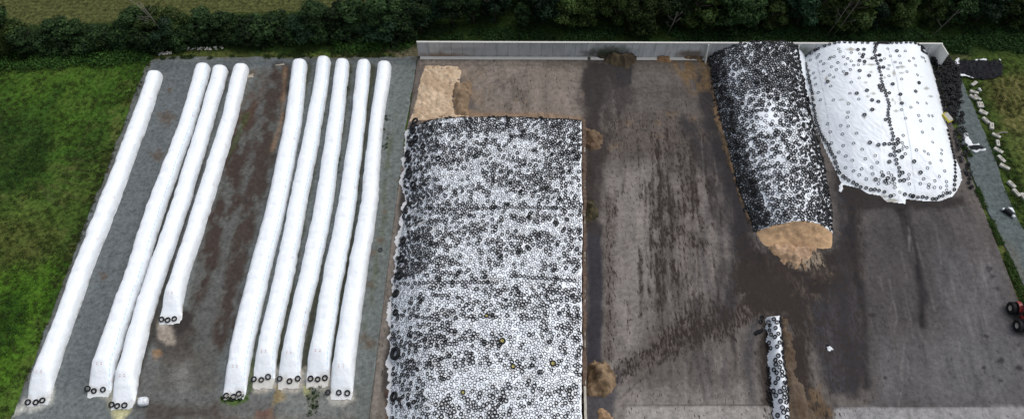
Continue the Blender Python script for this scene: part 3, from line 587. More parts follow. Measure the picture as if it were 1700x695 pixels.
# the hem on the left lies out on the slab
hemw = np.clip(-.25 + 1.5 * fbm(ys * 1.3, ys * 0, 4, 9), .02, 1.2)
c = np.ones(X.shape + (3,)) * lin(232, 238, 244); c *= (.93 + .14 * fbm(X * .5, Yg * .5, 4)[..., None])
dirt = sm(.62, .8, fbm(X * .7, Yg * 1.2, 4, 20))[..., None]; c = c * (1 - .35 * dirt) + lin(150, 140, 120) * .35 * dirt
rel = np.array([root.location[0], root.location[1], 0])
def child_mesh(name, me, root):
    o = bpy.data.objects.new(name, me); COL.objects.link(o); o.parent = root; o.matrix_parent_inverse = Matrix.Translation(-root.location); return o
child_mesh('plastic_cover', field_mesh('plastic_cover', X, Yg, Z, np.ones((X.shape[0] - 1, X.shape[1] - 1), bool), M['plastic'], c), root)
tt = np.linspace(0, 1, 6); Xh = xl[:, None] + .02 - hemw[:, None] * tt; Yh = np.repeat(ys[:, None], 6, 1); Zh = np.maximum(hmain(xl, ys)[:, None] * (1 - tt) * 1.0 + .07 + .05 * fbm(Xh * 3, Yh * 3, 3), .09)
ch = np.ones(Xh.shape + (3,)) * lin(198, 200, 202) * (.8 + .4 * fbm(Xh * 2, Yh * 2, 3)[..., None])
child_mesh('cover_hem', field_mesh('cover_hem', Xh, Yh, Zh, np.ones((Xh.shape[0] - 1, 5), bool), M['plastic'], ch), root)
# body: sides under the cover
bx_, by_, bz = [], [], []
per = [(x, YB, ) for x in np.linspace(float(mxl(YB)) + .1, float(mxr(YB)), 120)] + [(float(mxr(y)), y) for y in np.arange(YB - .3, YF, -.3)]
V = []; n = len(per)
for j, f in enumerate((1, .75, .5, .25, 0)):
    for i, (x, y) in enumerate(per):
        o_ = (.12 + .5 * (1 - f) * .5) + .25 * (float(vnoise(np.array(x * 2. + j * 3), np.array(y * 2. + j))) - .5)
        ox, oy = (0, o_) if i < 120 else (o_, 0)
        V.append((x + ox, y + oy, float(hmain(np.array(x), np.array(y))) * f + (.06 if f == 0 else 0)))
Fq = np.array([(j * n + i, j * n + i + 1, (j + 1) * n + i + 1, (j + 1) * n + i) for j in range(4) for i in range(n - 1)])
V = np.array(V); cc = np.tile(lin(112, 86, 66), (len(V), 1)) * (.6 + .8 * rng.random((len(V), 1)))
child_mesh('silage_face', mesh('silage_face', V, Fq, M['silage'], True, {'Col': cc}), root)

# narrow pile
root = empty('silage_pile', (float(P(1285, 240)[0]), float(P(1285, 240)[1]), 0), 'narrow silage pile with an open tan face and a cover nearly hidden by tyres', 'silage pile')
xs = np.arange(nL[0][0] - 2, nR[-2][0] + 4, .18); y0 = P(1300, 420)[1]; ysn = np.arange(y0 - .5, WALLY - .05, .18)
X, Yg = np.meshgrid(xs, ysn); Z = hnar(X, Yg); Z = Z + (fbm(X * 1.3, Yg * 2.2, 5, 8) - .5) * 1.1 * np.where((Yg < nface(X) - .1) & (Z > .05), 1, 0) * np.clip(Z, 0, 1)
mk = (X > nxl(Yg) - .1) & (X < nxr(Yg) + .1)
bnd = fbm(X * .25, Z * 5, 3, 31)[..., None]; cs = (.72 + .56 * bnd) * np.ones(X.shape + (3,)) * pale(lin(188, 154, 116), .1) * (.85 + .3 * fbm(X * 1.5, Yg * 3, 4)[..., None])
child_mesh('silage_body', field_mesh('silage_body', X, Yg, Z, cellmask(mk), M['silage'], cs), root)
cc = np.ones(X.shape + (3,)) * lin(232, 238, 244) * (.9 + .15 * fbm(X * .5, Yg * .5, 4)[..., None])
mc = mk & (Yg > nface(X) + .05)
child_mesh('plastic_cover', field_mesh('plastic_cover', X, Yg, hnar(X, Yg, False) + .07, cellmask(mc), M['plastic'], cc), root)

# sheeted pile
root = empty('silage_pile', (float(P(1470, 210)[0]), float(P(1470, 210)[1]), 0), 'wide silage pile under a smooth clean white sheet with a few scattered rings', 'silage pile')
a = np.array(sW); X, Yg = np.meshgrid(np.arange(a[:, 0].min() - 1, a[:, 0].max() + 1, .13), np.arange(a[:, 1].min() - 1, WALLY - .02, .13))
Z = hsheet(X, Yg); wr = fbm(X * .5 + Yg * .3, Yg * .12 - X * .25, 3, 14)
Z = Z + np.where(Z > .1, (np.abs((wr * 7) % 1 - .5) * .12 - .03) * np.clip(Z, 0, 1), 0)
pt = Paint(X, Yg, lin(236, 242, 247)); U, Vp = proj(pt.X, pt.Y, Z.ravel()); pt.U, pt.V = U, Vp
pt.C *= (.95 + .08 * fbm(X * .4, Yg * .4, 4).ravel()[:, None])
for L in ([(1352, 80), (1362, 130), (1372, 180), (1378, 230), (1382, 262)], [(1474, 78), (1486, 120), (1494, 160), (1505, 210), (1512, 250), (1518, 300), (1520, 330)]): pt.line(L, .8, lin(120, 126, 136), 1.5, .7, .4)
pt.poly([(1380, 190), (1400, 200), (1430, 320), (1400, 305)], lin(205, 213, 224), 12, .4, 8)
for x, y, aa, bb in ((1412, 82, 9, 3), (1497, 111, 7, 2.5), (1372, 132, 2, 5), (1450, 155, 5, 2.5), (1488, 184, 5, 3), (1538, 147, 5, 2.5), (1450, 182, 4, 2), (1484, 122, 2, 5), (1445, 98, 8, 1), (1446, 107, 7, 1), (1447, 108, 5, 1), (1446, 120, 4, 1.5), (1497, 121, 4, 1.5), (1486, 170, 1.5, 4), (1482, 166, 2, 4), (1494, 166, 1.5, 4), (1545, 160, 4, 1.5), (1437, 137, 3, 1), (1440, 160, 3, 2), (1468, 129, 2, 2), (1478, 333, 15, 4), (1470, 326, 10, 2), (1408, 170, 3, 1), (1396, 166, 4, 1), (1436, 195, 3, 2), (1530, 128, 3, 1)):
    pt.poly([(x - aa, y), (x, y - bb), (x + aa, y), (x, y + bb)], lin(128, 122, 96), 2.5, .75, 1.5, 1.5)
d_ = dline(X, Yg, sW).ravel(); k = np.clip(1 - d_ / 1.3, 0, 1)[:, None] * sm(.4, .65, fbm(X * 1.5, Yg * 1.5, 3).ravel())[:, None] * .5
pt.C = pt.C * (1 - k) + lin(170, 168, 160) * k
child_mesh('plastic_cover', field_mesh('plastic_cover', X, Yg, np.maximum(Z, .075), cellmask(inside(X, Yg, sW) | (dline(X, Yg, sW) < .12)), M['plastic'], pt.C.reshape(X.shape + (3,))), root)

# sliver pile
vp = wp([(1270, 527), (1294, 524), (1301, 600), (1307, 650), (1311, 700), (1316, 770), (1283, 770), (1283, 700), (1280, 650), (1274, 590)])
def hsliv(x, y):
    d = -sdf(np.asarray(x, float), np.asarray(y, float), vp); return np.where(d < 0, .02, .08 + 1.5 * (1 - (1 - np.clip(d / 1.0, 0, 1)) ** 2) + (fbm(x * .8, y * .8, 3) - .5) * .4 * np.clip(d, 0, 1))
root = empty('silage_pile', (P(1290, 620)[0], P(1290, 620)[1], 0), 'thin leftover sliver of a silage pile with white film and crowded tyres', 'silage pile')
a = np.array(vp); X, Yg = np.meshgrid(np.arange(a[:, 0].min() - 1, a[:, 0].max() + 1, .12), np.arange(a[:, 1].min() - .6, a[:, 1].max() + .6, .12))
dd = -sdf(X, Yg, vp) + (fbm(X * 1.2, Yg * 1.2, 3) - .5) * .5
c = np.ones(X.shape + (3,)) * lin(232, 238, 244) * (.85 + .2 * fbm(X, Yg, 4)[..., None])
child_mesh('plastic_cover', field_mesh('plastic_cover', X, Yg, hsliv(X, Yg) + .05, cellmask(dd > -.05), M['plastic'], c), root)

# ------------------------------------------------------------------ tyres
def ring_mesh(prof, n):
    V = []; Fq = []; m = len(prof)
    for k in range(n):
        t = 2 * math.pi * k / n
        for r, h in prof: V.append((r * math.cos(t), r * math.sin(t), h))
    for k in range(n):
        for j in range(m): Fq.append((k * m + j, ((k + 1) % n) * m + j, ((k + 1) % n) * m + (j + 1) % m, k * m + (j + 1) % m))
    return np.array(V), np.array(Fq)
TY = {'car': ring_mesh([(.175, .06), (.24, .005), (.285, .03), (.30, .1), (.285, .17), (.24, .195), (.175, .14)], 14),
      'ring': ring_mesh([(.195, .0), (.275, .0), (.285, .03), (.24, .05), (.2, .03)], 13),
      'big': ring_mesh([(.24, .08), (.33, .0), (.40, .05), (.42, .14), (.40, .23), (.33, .28), (.24, .2), (.22, .14)], 22),
      'tractor': ring_mesh([(.36, .12), (.52, .0), (.66, .06), (.70, .22), (.66, .4), (.52, .46), (.36, .34), (.33, .23)], 26)}
TM = {}
for nm, (V, Fq) in TY.items():
    TM[nm, 0] = mesh(nm + '_tyre_dark', V, Fq, M['rubber']); TM[nm, 1] = mesh(nm + '_tyre_grey', V, Fq, M['rubber_grey'])
def normal(hf, x, y, e=.25):
    gx_ = (float(hf(np.array(x + e), np.array(y))) - float(hf(np.array(x - e), np.array(y)))) / (2 * e); gy_ = (float(hf(np.array(x), np.array(y + e))) - float(hf(np.array(x), np.array(y - e)))) / (2 * e)
    v = Vector((-max(-1.3, min(1.3, gx_)), -max(-1.3, min(1.3, gy_)), 1)); return v.normalized()
UPZ = Vector((0, 0, 1))
def place_tyre(kind, name, x, y, z, nrm, s, shade, label, cat, group):
    o = bpy.data.objects.new(name, TM[kind, shade]); COL.objects.link(o)
    o.rotation_mode = 'QUATERNION'; o.rotation_quaternion = UPZ.rotation_difference(nrm); o.location = (x, y, z); o.scale = (s, s, s)
    return props(o, label, cat, group)
def mass(name, items, kind, label, cat, extra=None):
    """items: (kind, x, y, z, normal, scale, grey) merged into one mesh of kind stuff"""
    Vs = []; Fs = []; Cs = []; o = 0
    for (kd, x, y, z, nr, s, g) in items:
        V, Fq = TY[kd]; R = np.array(UPZ.rotation_difference(nr).to_matrix()); W = (V * s) @ R.T + (x, y, z)
        Vs.append(W); Fs.append(Fq + o); o += len(V); Cs.append(np.tile(g, (len(V), 1)))
    me = mesh(name, np.concatenate(Vs), np.concatenate(Fs), M['tyremass'], True, {'Col': np.concatenate(Cs)})
    return props(link(name, me), label, cat, None, 'stuff')
M['tyremass'] = mat_attr('rubber_mass', .62, (.5, .1), (4, .2), None, spec=.35)
def ray_to(hf, u, v):
    z = 2.0
    for _ in range(14):
        x, y, _z = P(u, v, z); z = .5 * z + .5 * float(hf(np.array(x), np.array(y)))
    x, y, _z = P(u, v, z); return x, y, float(hf(np.array(x), np.array(y)))
class Darts:
    def __init__(s): s.g = {}; s.a = []
    def ok(s, x, y, r, k=.93):
        i, j = int(x // 1), int(y // 1)
        for a in (-1, 0, 1):
            for b in (-1, 0, 1):
                for (X_, Y_, R_) in s.g.get((i + a, j + b), ()):
                    if (X_ - x) ** 2 + (Y_ - y) ** 2 < ((R_ + r) * k) ** 2: return False
        return True
    def add(s, x, y, r): s.g.setdefault((int(x // 1), int(y // 1)), []).append((x, y, r))

# tractor tyres and rimmed tyres on the largest pile
D = Darts(); R_ = random.Random(21)
big = [(690, 202), (687, 210), (687, 218), (691, 231), (684, 240), (703, 244), (678, 256), (680, 266), (680, 285), (681, 293), (687, 307), (728, 264), (668, 430), (665, 458), (659, 488), (658, 519), (659, 587), (671, 400), (656, 658)]
names_big = ['at the top left corner of the pile', 'second from the top left corner', 'third from the top left corner', 'fourth down the upper left edge', 'lying apart on bare white hem', 'inside the ring field near the top left', 'at the bulge of the left hem', 'just below the hem bulge', 'upper one of a stacked pair', 'lower one of a stacked pair', 'below the stacked pair', 'farthest into the ring field', 'second down the middle of the left edge', 'third down the middle of the left edge', 'level with the tyre line', 'small one, lower left hem', 'widest one, near the bottom left', 'highest of the middle left edge group', 'lowest on the left edge']
for (u, v), nm in zip(big, names_big):
    x, y, z = ray_to(hmain, u, v); s = {587: 1.35, 458: 1.15, 519: .8}.get(v, .9) * R_.uniform(.92, 1.05)
    place_tyre('tractor', 'large_tyre', x, y, z + .03, normal(hmain, x, y), s * (.8 if v in (244, 264) else 1), 0, 'big black tractor tyre on the largest pile, ' + nm, 'large tyre', 'tractor tyres along the left edge of the largest pile'); D.add(x, y, .66 * s)
rim = [(834, 566, 1.35, 'upper right'), (769, 651, .95, 'lower left'), (918, 603, 1.25, 'right edge'), (852, 608, 1.05, 'middle'), (808, 524, .9, 'topmost')]
rimmb = MB().lathe([(.03, .1), (.12, .1), (.2, .13), (.235, .17), (.24, .1), (.2, .06), (.03, .06)], 18)
rimme = mesh('wheel_rim', np.array(rimmb.v), rimmb.f, M['rim_dull'], True)
for u, v, s, nm in rim:
    x, y, z = ray_to(hmain, u, v); e = empty('rimmed_wheel', (x, y, z + .03), f'tyre with a dull yellow rim on the largest pile, {nm} one', 'wheel', 'rimmed wheels on the largest pile')
    e.scale = (s * .8,) * 3; link('tyre', TM['big', 0], e); link('rim', rimme, e); D.add(x, y, .34 * s)

# the ring field of the largest pile
dark_blobs = [(720, 212, 45, 14, .6), (920, 215, 48, 34, .6), (930, 262, 36, 34, .45), (770, 256, 34, 10, .4), (700, 320, 50, 24, .4), (690, 390, 40, 60, .2), (860, 400, 100, 18, .4), (740, 420, 60, 30, .45), (920, 445, 45, 14, .45), (716, 570, 34, 34, .75), (672, 600, 22, 60, .45), (925, 510, 35, 9, .45), (790, 372, 40, 14, .3), (690, 250, 20, 60, .2), (850, 205, 30, 10, .35), (800, 215, 20, 8, .3), (700, 500, 30, 20, .3), (885, 290, 25, 10, .3)]
white_blobs = [(860, 505, 105, 46, .85), (935, 472, 28, 10, .7), (800, 236, 34, 14, .35), (760, 402, 30, 10, .35), (905, 365, 50, 12, .45), (790, 330, 50, 10, .3), (850, 580, 70, 30, .35), (740, 500, 24, 16, .4), (930, 590, 25, 40, .3), (860, 240, 20, 14, .3), (730, 640, 40, 20, .12), (700, 283, 16, 16, .3)]  # gaps baring white cover; the strong middle one also imitates sky glare
def blobs(B, u, v): return sum(w_ * math.exp(-(((u - a) / c_) ** 2 + ((v - b) / d__) ** 2) * 1.1) for a, b, c_, d__, w_ in B)
lines = [[(700, 346), (780, 348), (850, 344), (958, 346)], [(690, 470), (760, 468), (832, 470)], [(850, 458), (960, 466)]]
items = []
for L in lines:
    for (u0, v0), (u1, v1) in zip(L, L[1:]):
        nseg = int((u1 - u0) / 6.6)
        for i in range(nseg):
            u = u0 + (u1 - u0) * i / nseg; v = v0 + (v1 - v0) * i / nseg + R_.uniform(-.7, .7); x, y, z = ray_to(hmain, u, v)
            if D.ok(x, y, .27, .8): D.add(x, y, .27); items.append(['car', x, y, u, v, .92])
M_TRY = 150000
xa, xb = float(mL[:, 0].min()) - 1, float(mR[:, 0].max())
rx = rng.random((M_TRY, 4)); 
cx_ = xa + (xb - xa) * rx[:, 0]; cy_ = (YF + 3) + (YB - YF - 3.1) * rx[:, 1]
czz = hmain(cx_, cy_); cU, cV = proj(cx_, cy_, czz); cl, cr = mxl(cy_), mxr(cy_)
cn = fbm(cx_ * .25, cy_ * .6, 3, 15); cn2 = fbm(cx_ * 1.1, cy_ * 1.1, 3, 25)
for i in range(M_TRY):
    x, y, u, v = cx_[i], cy_[i], cU[i], cV[i]
    if x < cl[i] + .1 or x > cr[i] - .25 or v > 775: continue
    pd = .2 + blobs(dark_blobs, u, v) + (cn[i] - .5) * 1.9 + (cn2[i] - .5) * .9 + (.22 if v < 300 else .1 if v < 440 else 0.0) + (.1 if x < cl[i] + 3.5 else 0); pw = blobs(white_blobs, u, v) + (.5 - cn2[i]) * .5 - .1
    dark = rx[i, 2] < pd; r = (.25 if dark else .222) * (.8 + .38 * rx[i, 3])
    if not dark and rx[i, 3] < pw: continue
    if D.ok(x, y, r, .9 if not dark else .84): D.add(x, y, r); items.append(['car' if dark else 'ring', x, y, u, v, r / .28])
def gcol(dark):
    if dark: k = R_.uniform(.006, .022); return np.array((k, k * 1.03, k * 1.15))
    k = R_.choice((.02, .03, .045, .07, .12)) * R_.uniform(.7, 1.3); return np.array((k, k * 1.04, k * 1.14))
lows = []; n_ring = n_car = 0
items.sort(key=lambda q: -q[4])
G_R = 'tyre rings at the front of the largest pile'; G_C = 'full tyres at the front of the largest pile'
CAR_MAIN, RING_MAIN = 50, 170
for kd, x, y, u, v, s in items:
    nr = normal(hmain, x, y); z = float(hmain(np.array(x), np.array(y))) + .05
    if kd == 'car': nr = (nr + Vector((R_.gauss(0, .1), R_.gauss(0, .1), 0))).normalized()
    else: nr = (nr + Vector((R_.gauss(0, .05), R_.gauss(0, .05), 0))).normalized()
    vis = v < 694
    if kd == 'ring' and n_ring < RING_MAIN and vis:
        n_ring += 1; place_tyre('ring', 'tyre_ring', x, y, z, nr, s, 1, 'thin grey tyre ring in the nearest rows on the largest pile', 'tyre ring', G_R); continue
    if kd == 'car' and n_car < CAR_MAIN and vis:
        n_car += 1; place_tyre('car', 'car_tyre', x, y, z, nr, s, 0, 'whole dark tyre among the nearest rows of rings on the largest pile', 'tyre', G_C); continue
    lows.append((kd, x, y, z, nr, s, gcol(kd == 'car')))
    if kd == 'car' and R_.random() < .1: lows.append(('car', x + R_.uniform(-.2, .2), y + R_.uniform(-.2, .2), z + .17, nr, s, gcol(True)))
mass('tyre_cover', lows, 'stuff', 'dense field of tyre rings weighing down the largest pile', 'tyres')
print('main tyres', len(items))

# narrow pile tyres (all stuff)
D = Darts(); lows = []; T = 42000
wb = [(1222, 130, 7, 22, .8), (1330, 120, 9, 30, .7), (1270, 160, 30, 14, .35), (1275, 200, 50, 40, .85), (1300, 262, 36, 26, .7), (1262, 325, 24, 14, .6), (1330, 330, 20, 12, .5), (1240, 290, 16, 30, .3), (1245, 96, 24, 8, .35), (1345, 330, 14, 24, .25), (1265, 330, 16, 12, .3), (1335, 200, 10, 40, .35), (1215, 175, 14, 16, .3)]
rx = rng.random((T, 4)); cx_ = nL[0][0] - .5 + (nR[-2][0] - nL[0][0] + 2) * rx[:, 0]; cy_ = FT[2][1] - 1.5 + (WALLY - FT[2][1] + 1.3) * rx[:, 1]
cz_ = hnar(cx_, cy_, False); cU, cV = proj(cx_, cy_, cz_); cl, cr, cf = nxl(cy_), nxr(cy_), nface(cx_); cn = fbm(cx_ * .4, cy_ * .4, 3, 33); cn2 = fbm(cx_ * 1.2, cy_ * 1.2, 3, 35)
for i in range(T):
    x, y = cx_[i], cy_[i]
    if x < cl[i] + .05 or x > cr[i] - .1 or y < cf[i] + .3: continue
    u, v = cU[i], cV[i]; pw = blobs(wb, u, v) * 1.15 + (.5 - cn2[i]) * 1.3; pd = .95 - blobs(wb, u, v) * .8 + (cn[i] - .5) * .8
    if x < cl[i] + 2.2 or x > cr[i] - 1.6: pd = 1; pw = 0
    dark = rx[i, 2] < pd; r = (.27 if dark else .25) * (.85 + .3 * rx[i, 3])
    if rx[i, 3] < pw: continue
    if D.ok(x, y, r, (.62 if x < cl[i] + 2.2 else .76 if v < 190 else .86) if dark else .92):
        D.add(x, y, r); nr = normal(hnarF := (lambda a, b: hnar(a, b, False)), x, y); nr = (nr + Vector((R_.gauss(0, .12), R_.gauss(0, .12), 0))).normalized(); z = float(cz_[i]) + .09
        lows.append(('car' if dark else 'ring', x, y, z, nr, r / .28, gcol(dark)))
        if dark and R_.random() < (.4 if x < cl[i] + 2 or x > cr[i] - 1.6 else .06): lows.append(('car', x + R_.uniform(-.2, .2), y + R_.uniform(-.2, .2), z + .18, (nr + Vector((R_.gauss(0, .25), R_.gauss(0, .25), 0))).normalized(), 1, gcol(True)))
mass('tyre_cover', lows, 'stuff', 'crowded black tyres covering the narrow pile', 'tyres')
print('narrow tyres', len(lows))
for u, v, nm in ((1188, 125, 'uppermost'), (1191, 134, 'second from the top'), (1196, 150, 'third from the top'), (1222, 262, 'halfway down'), (1228, 300, 'next to lowest'), (1240, 350, 'lowest')):
    hf = lambda a, b: hnar(a, b, False); x, y, z = ray_to(hf, u, v); place_tyre('tractor', 'large_tyre', x, y, z + .2, normal(hf, x, y), .8, 0, 'big black tyre on the left edge of the narrow pile, ' + nm, 'large tyre', 'tractor tyres along the left edge of the narrow pile')

# sheeted pile: rows of tyres and scattered rings
def along(L, step, hf):
    W = [Vector(ray_to(hf, u, v)) for u, v in L]; out = []; carry = 0
    for a_, b_ in zip(W, W[1:]):
        d = (b_ - a_).length; t_ = carry
        while t_ < d: q = a_.lerp(b_, t_ / d); out.append((q.x, q.y)); t_ += step
        carry = t_ - d
    return out
rows = [('left', [(1338, 106), (1344, 135), (1349, 165), (1353, 194), (1362, 221), (1376, 243), (1387, 266), (1392, 284), (1400, 294), (1407, 298)], .60, 'left edge'),
        ('front', [(1409, 299), (1420, 304), (1443, 314), (1476, 318)], .68, 'front edge, left of the middle'),
        ('frontr', [(1502, 323), (1527, 327), (1540, 329), (1556, 328), (1568, 323), (1581, 317)], .66, 'front edge, right of the middle'),
        ('right', [(1583, 314), (1586, 290), (1584, 268), (1581, 252), (1577, 235), (1573, 217)], .75, 'right edge'),
        ('centre', [(1450, 72), (1452, 84), (1454, 98), (1459, 110), (1461, 120), (1465, 141), (1470, 155), (1475, 173), (1474, 192), (1479, 214), (1483, 228), (1483, 243), (1486, 256), (1489, 270), (1493, 286), (1494, 306)], .66, 'centre line'),
        ('topl', [(1336, 98), (1337, 89), (1343, 85), (1353, 82), (1374, 78), (1383, 75), (1399, 74), (1423, 74)], 1.0, 'back edge, left of the middle'),
        ('topr', [(1455, 73), (1475, 74), (1493, 76), (1514, 78), (1530, 86), (1540, 92)], .8, 'back edge, right of the middle')]
ncar = 0
for key, L, stp, nm in rows:
    for x, y in along(L, stp, hsheet):
        x += R_.gauss(0, .06); y += R_.gauss(0, .06); x = min(x, 200); y = min(y, WALLY - .35); z = float(hsheet(np.array(x), np.array(y)))
        nr = normal(hsheet, x, y)
        place_tyre('car', 'car_tyre', x, y, z + .02, nr, R_.uniform(.8, .96), 0, f'black tyre in the row on the white sheet, {nm}', 'tyre', f'row of tyres on the white sheet, {nm}'); ncar += 1
        if key == 'centre' and R_.random() < .25:
            x2, y2 = x + R_.choice((-.6, .6)), y + R_.uniform(-.2, .2); z2 = float(hsheet(np.array(x2), np.array(min(y2, WALLY - .35))))
            place_tyre('car', 'car_tyre', x2, min(y2, WALLY - .35), z2 + .02, nr, R_.uniform(.88, 1.05), 0, f'black tyre in the row on the white sheet, {nm}', 'tyre', f'row of tyres on the white sheet, {nm}'); ncar += 1
print('row tyres', ncar)
z4 = [(235,150),(280,178),(295,155),(225,200),(308,210),(335,230),(383,187),(392,175),(420,172),(458,108),(470,130),(400,255),(440,277),(452,220),(498,172),(532,186),(515,233),(562,207),(562,138),(498,292),(555,277),(582,242),(620,238),(250,307),(263,347),(333,290),(386,322),(418,340),(270,398),(392,414),(290,466),(307,527),(415,527),(627,347),(563,381),(552,472),(623,520),(540,560),(536,628),(530,670),(863,106),(885,166),(835,188),(922,216),(967,223),(873,243),(865,272),(945,260),(872,330),(977,354),(1007,125),(960,165),(1075,185),(1040,206),(1092,243),(1020,295),(1107,321),(1142,175),(1160,182),(1172,210),(976,608),(1053,587),(1108,550),(1182,555),(1010,678),(1118,655),(1200,655),(1230,658),(630,148),(668,232)]
z4d = [(660,155),(652,175),(628,205),(670,213),(615,115),(665,113),(523,313),(707,328),(630,288),(690,450),(607,474),(732,530),(783,542),(733,607),(670,650),(902,398),(965,483),(977,556),(936,125),(1117,387),(1090,458),(825,260),(803,203),(793,160),(368,378)]
z5 = [(241,71),(340,83),(395,88),(388,22),(262,130),(353,147),(457,141),(272,213),(358,232),(435,215),(499,260),(325,281),(378,310),(425,342),(523,331),(596,307),(611,358),(376,396),(435,421),(495,405),(570,393),(477,450),(530,481),(577,443),(621,515),(644,429),(695,435),(717,453),(680,513),(697,510),(722,503),(740,515),(744,541),(623,487),(804,157),(822,30),(933,48),(947,132),(1024,107),(1023,207),(797,211),(807,238),(832,247),(794,261),(820,293),(903,265),(961,275),(991,295),(1091,265),(1089,292),(1087,343),(1004,362),(985,400),(1114,421),(847,448),(842,476),(850,517),(932,515),(957,479),(1040,494),(1073,461),(1127,500),(1128,532),(1082,544),(1037,542),(992,543),(996,522),(1128,563),(779,579),(735,600),(1103,585)]
z5d = [(556,210),(619,228),(664,222),(700,353),(884,350),(763,187),(765,210),(751,222),(652,455),(689,475),(733,480),(598,483),(670,497),(797,434),(795,317),(932,432),(710,607),(874,610)]
nring = 0
for zx, zy, u0, v0, kx, L, dk_ in ((z4, 0, 1300, 60, 4.963, z4, 0), (0, 0, 1300, 60, 4.963, z4d, 1), (0, 0, 1320, 190, 4.483, z5, 0), (0, 0, 1320, 190, 4.483, z5d, 1)):
    for a_, b_ in L:
        u, v = u0 + a_ / kx, v0 + b_ / kx
        if kx > 4.9 and v > 193: continue
        x, y, z = ray_to(hsheet, u, v); y = min(y, WALLY - .35); half = 'left' if u < 1452 + (v - 72) * .18 else 'right'
        if dk_: place_tyre('car', 'car_tyre', x, y, z + .03, normal(hsheet, x, y), 1.0, 0, f'loose black tyre lying apart from the rows on the {half} half of the white sheet', 'tyre', f'loose black tyres on the {half} half of the white sheet')
        else: place_tyre('ring', 'tyre_ring', x, y, z + .03, normal(hsheet, x, y), .86, 1 if R_.random() < .7 else 0, f'thin tyre ring scattered on the {half} half of the smooth white sheet', 'tyre ring', f'tyre rings scattered on the {half} half of the white sheet'); nring += 1
print('sheet rings', nring, 'ring', n_ring, 'car', ncar + 43 + n_car)

# sliver tyres
D = Darts(); k = 0
for u, v in [(1265, 527), (1262, 534), (1270, 530), (1276, 535), (1285, 530), (1290, 535), (1275, 612), (1276, 620), (1277, 628), (1275, 636), (1276, 648), (1277, 655), (1276, 662), (1280, 670)] + [(R_.uniform(1272, 1308), R_.uniform(528, 694)) for _ in range(900)]:
    x, y, z = ray_to(hsliv, u, v); d = float(-sdf(np.array(x), np.array(y), vp))
    if k >= 14 and (d < .1): pass
    gap = (1275 < u < 1284 and 590 < v < 640) or (660 < v < 685 and u < 1296) or (u < 1290 and 575 < v < 590)
    if (gap and k > 14) or d < -1.0 or (d < .1 and k >= 14) or not D.ok(x, y, .3, .84): continue
    D.add(x, y, .3); k += 1; kd = 'ring' if R_.random() < .2 else 'car'
    if k > 100: break
    nr = (normal(hsliv, x, y) + Vector((R_.gauss(0, .2), R_.gauss(0, .2), 0))).normalized()
    z = max(z, .06)
    place_tyre('car', 'car_tyre', x, y, z + .06, nr, R_.uniform(.95, 1.15), 0, 'black tyre crowded on the thin leftover sliver pile', 'tyre', 'tyres crowded on the thin sliver pile')
print('sliver', k)

# discarded tyres right of the sheet: one heap nobody could count
lows = []; hp = wp([(1545, 96), (1572, 98), (1590, 112), (1594, 130), (1592, 165), (1600, 200), (1606, 240), (1612, 300), (1620, 320), (1606, 318), (1592, 262), (1580, 215), (1568, 190), (1557, 150), (1548, 118)])
a = np.array(hp); DD = {}
for i in range(2600):
    x = R_.uniform(a[:, 0].min(), a[:, 0].max()); y = R_.uniform(a[:, 1].min(), a[:, 1].max()); d = float(-sdf(np.array(x), np.array(y), hp))
    if d < 0: continue
    u, v = proj(np.array(x), np.array(y)); dens = .75 if v < 195 else .28
    if R_.random() > dens: continue
    kk = (int(x / .5), int(y / .5)); c_ = DD.get(kk, 0)
    if c_ > (3 if v < 195 else 1): continue
    DD[kk] = c_ + 1
    lows.append(('car', x, y, .1 + c_ * .2, Vector((R_.gauss(0, .35), R_.gauss(0, .35), 1)).normalized(), R_.uniform(.9, 1.1), gcol(True)))
mass('tyre_heap', lows, 'stuff', 'long heap of discarded black tyres beside the gravel path', 'tyres')

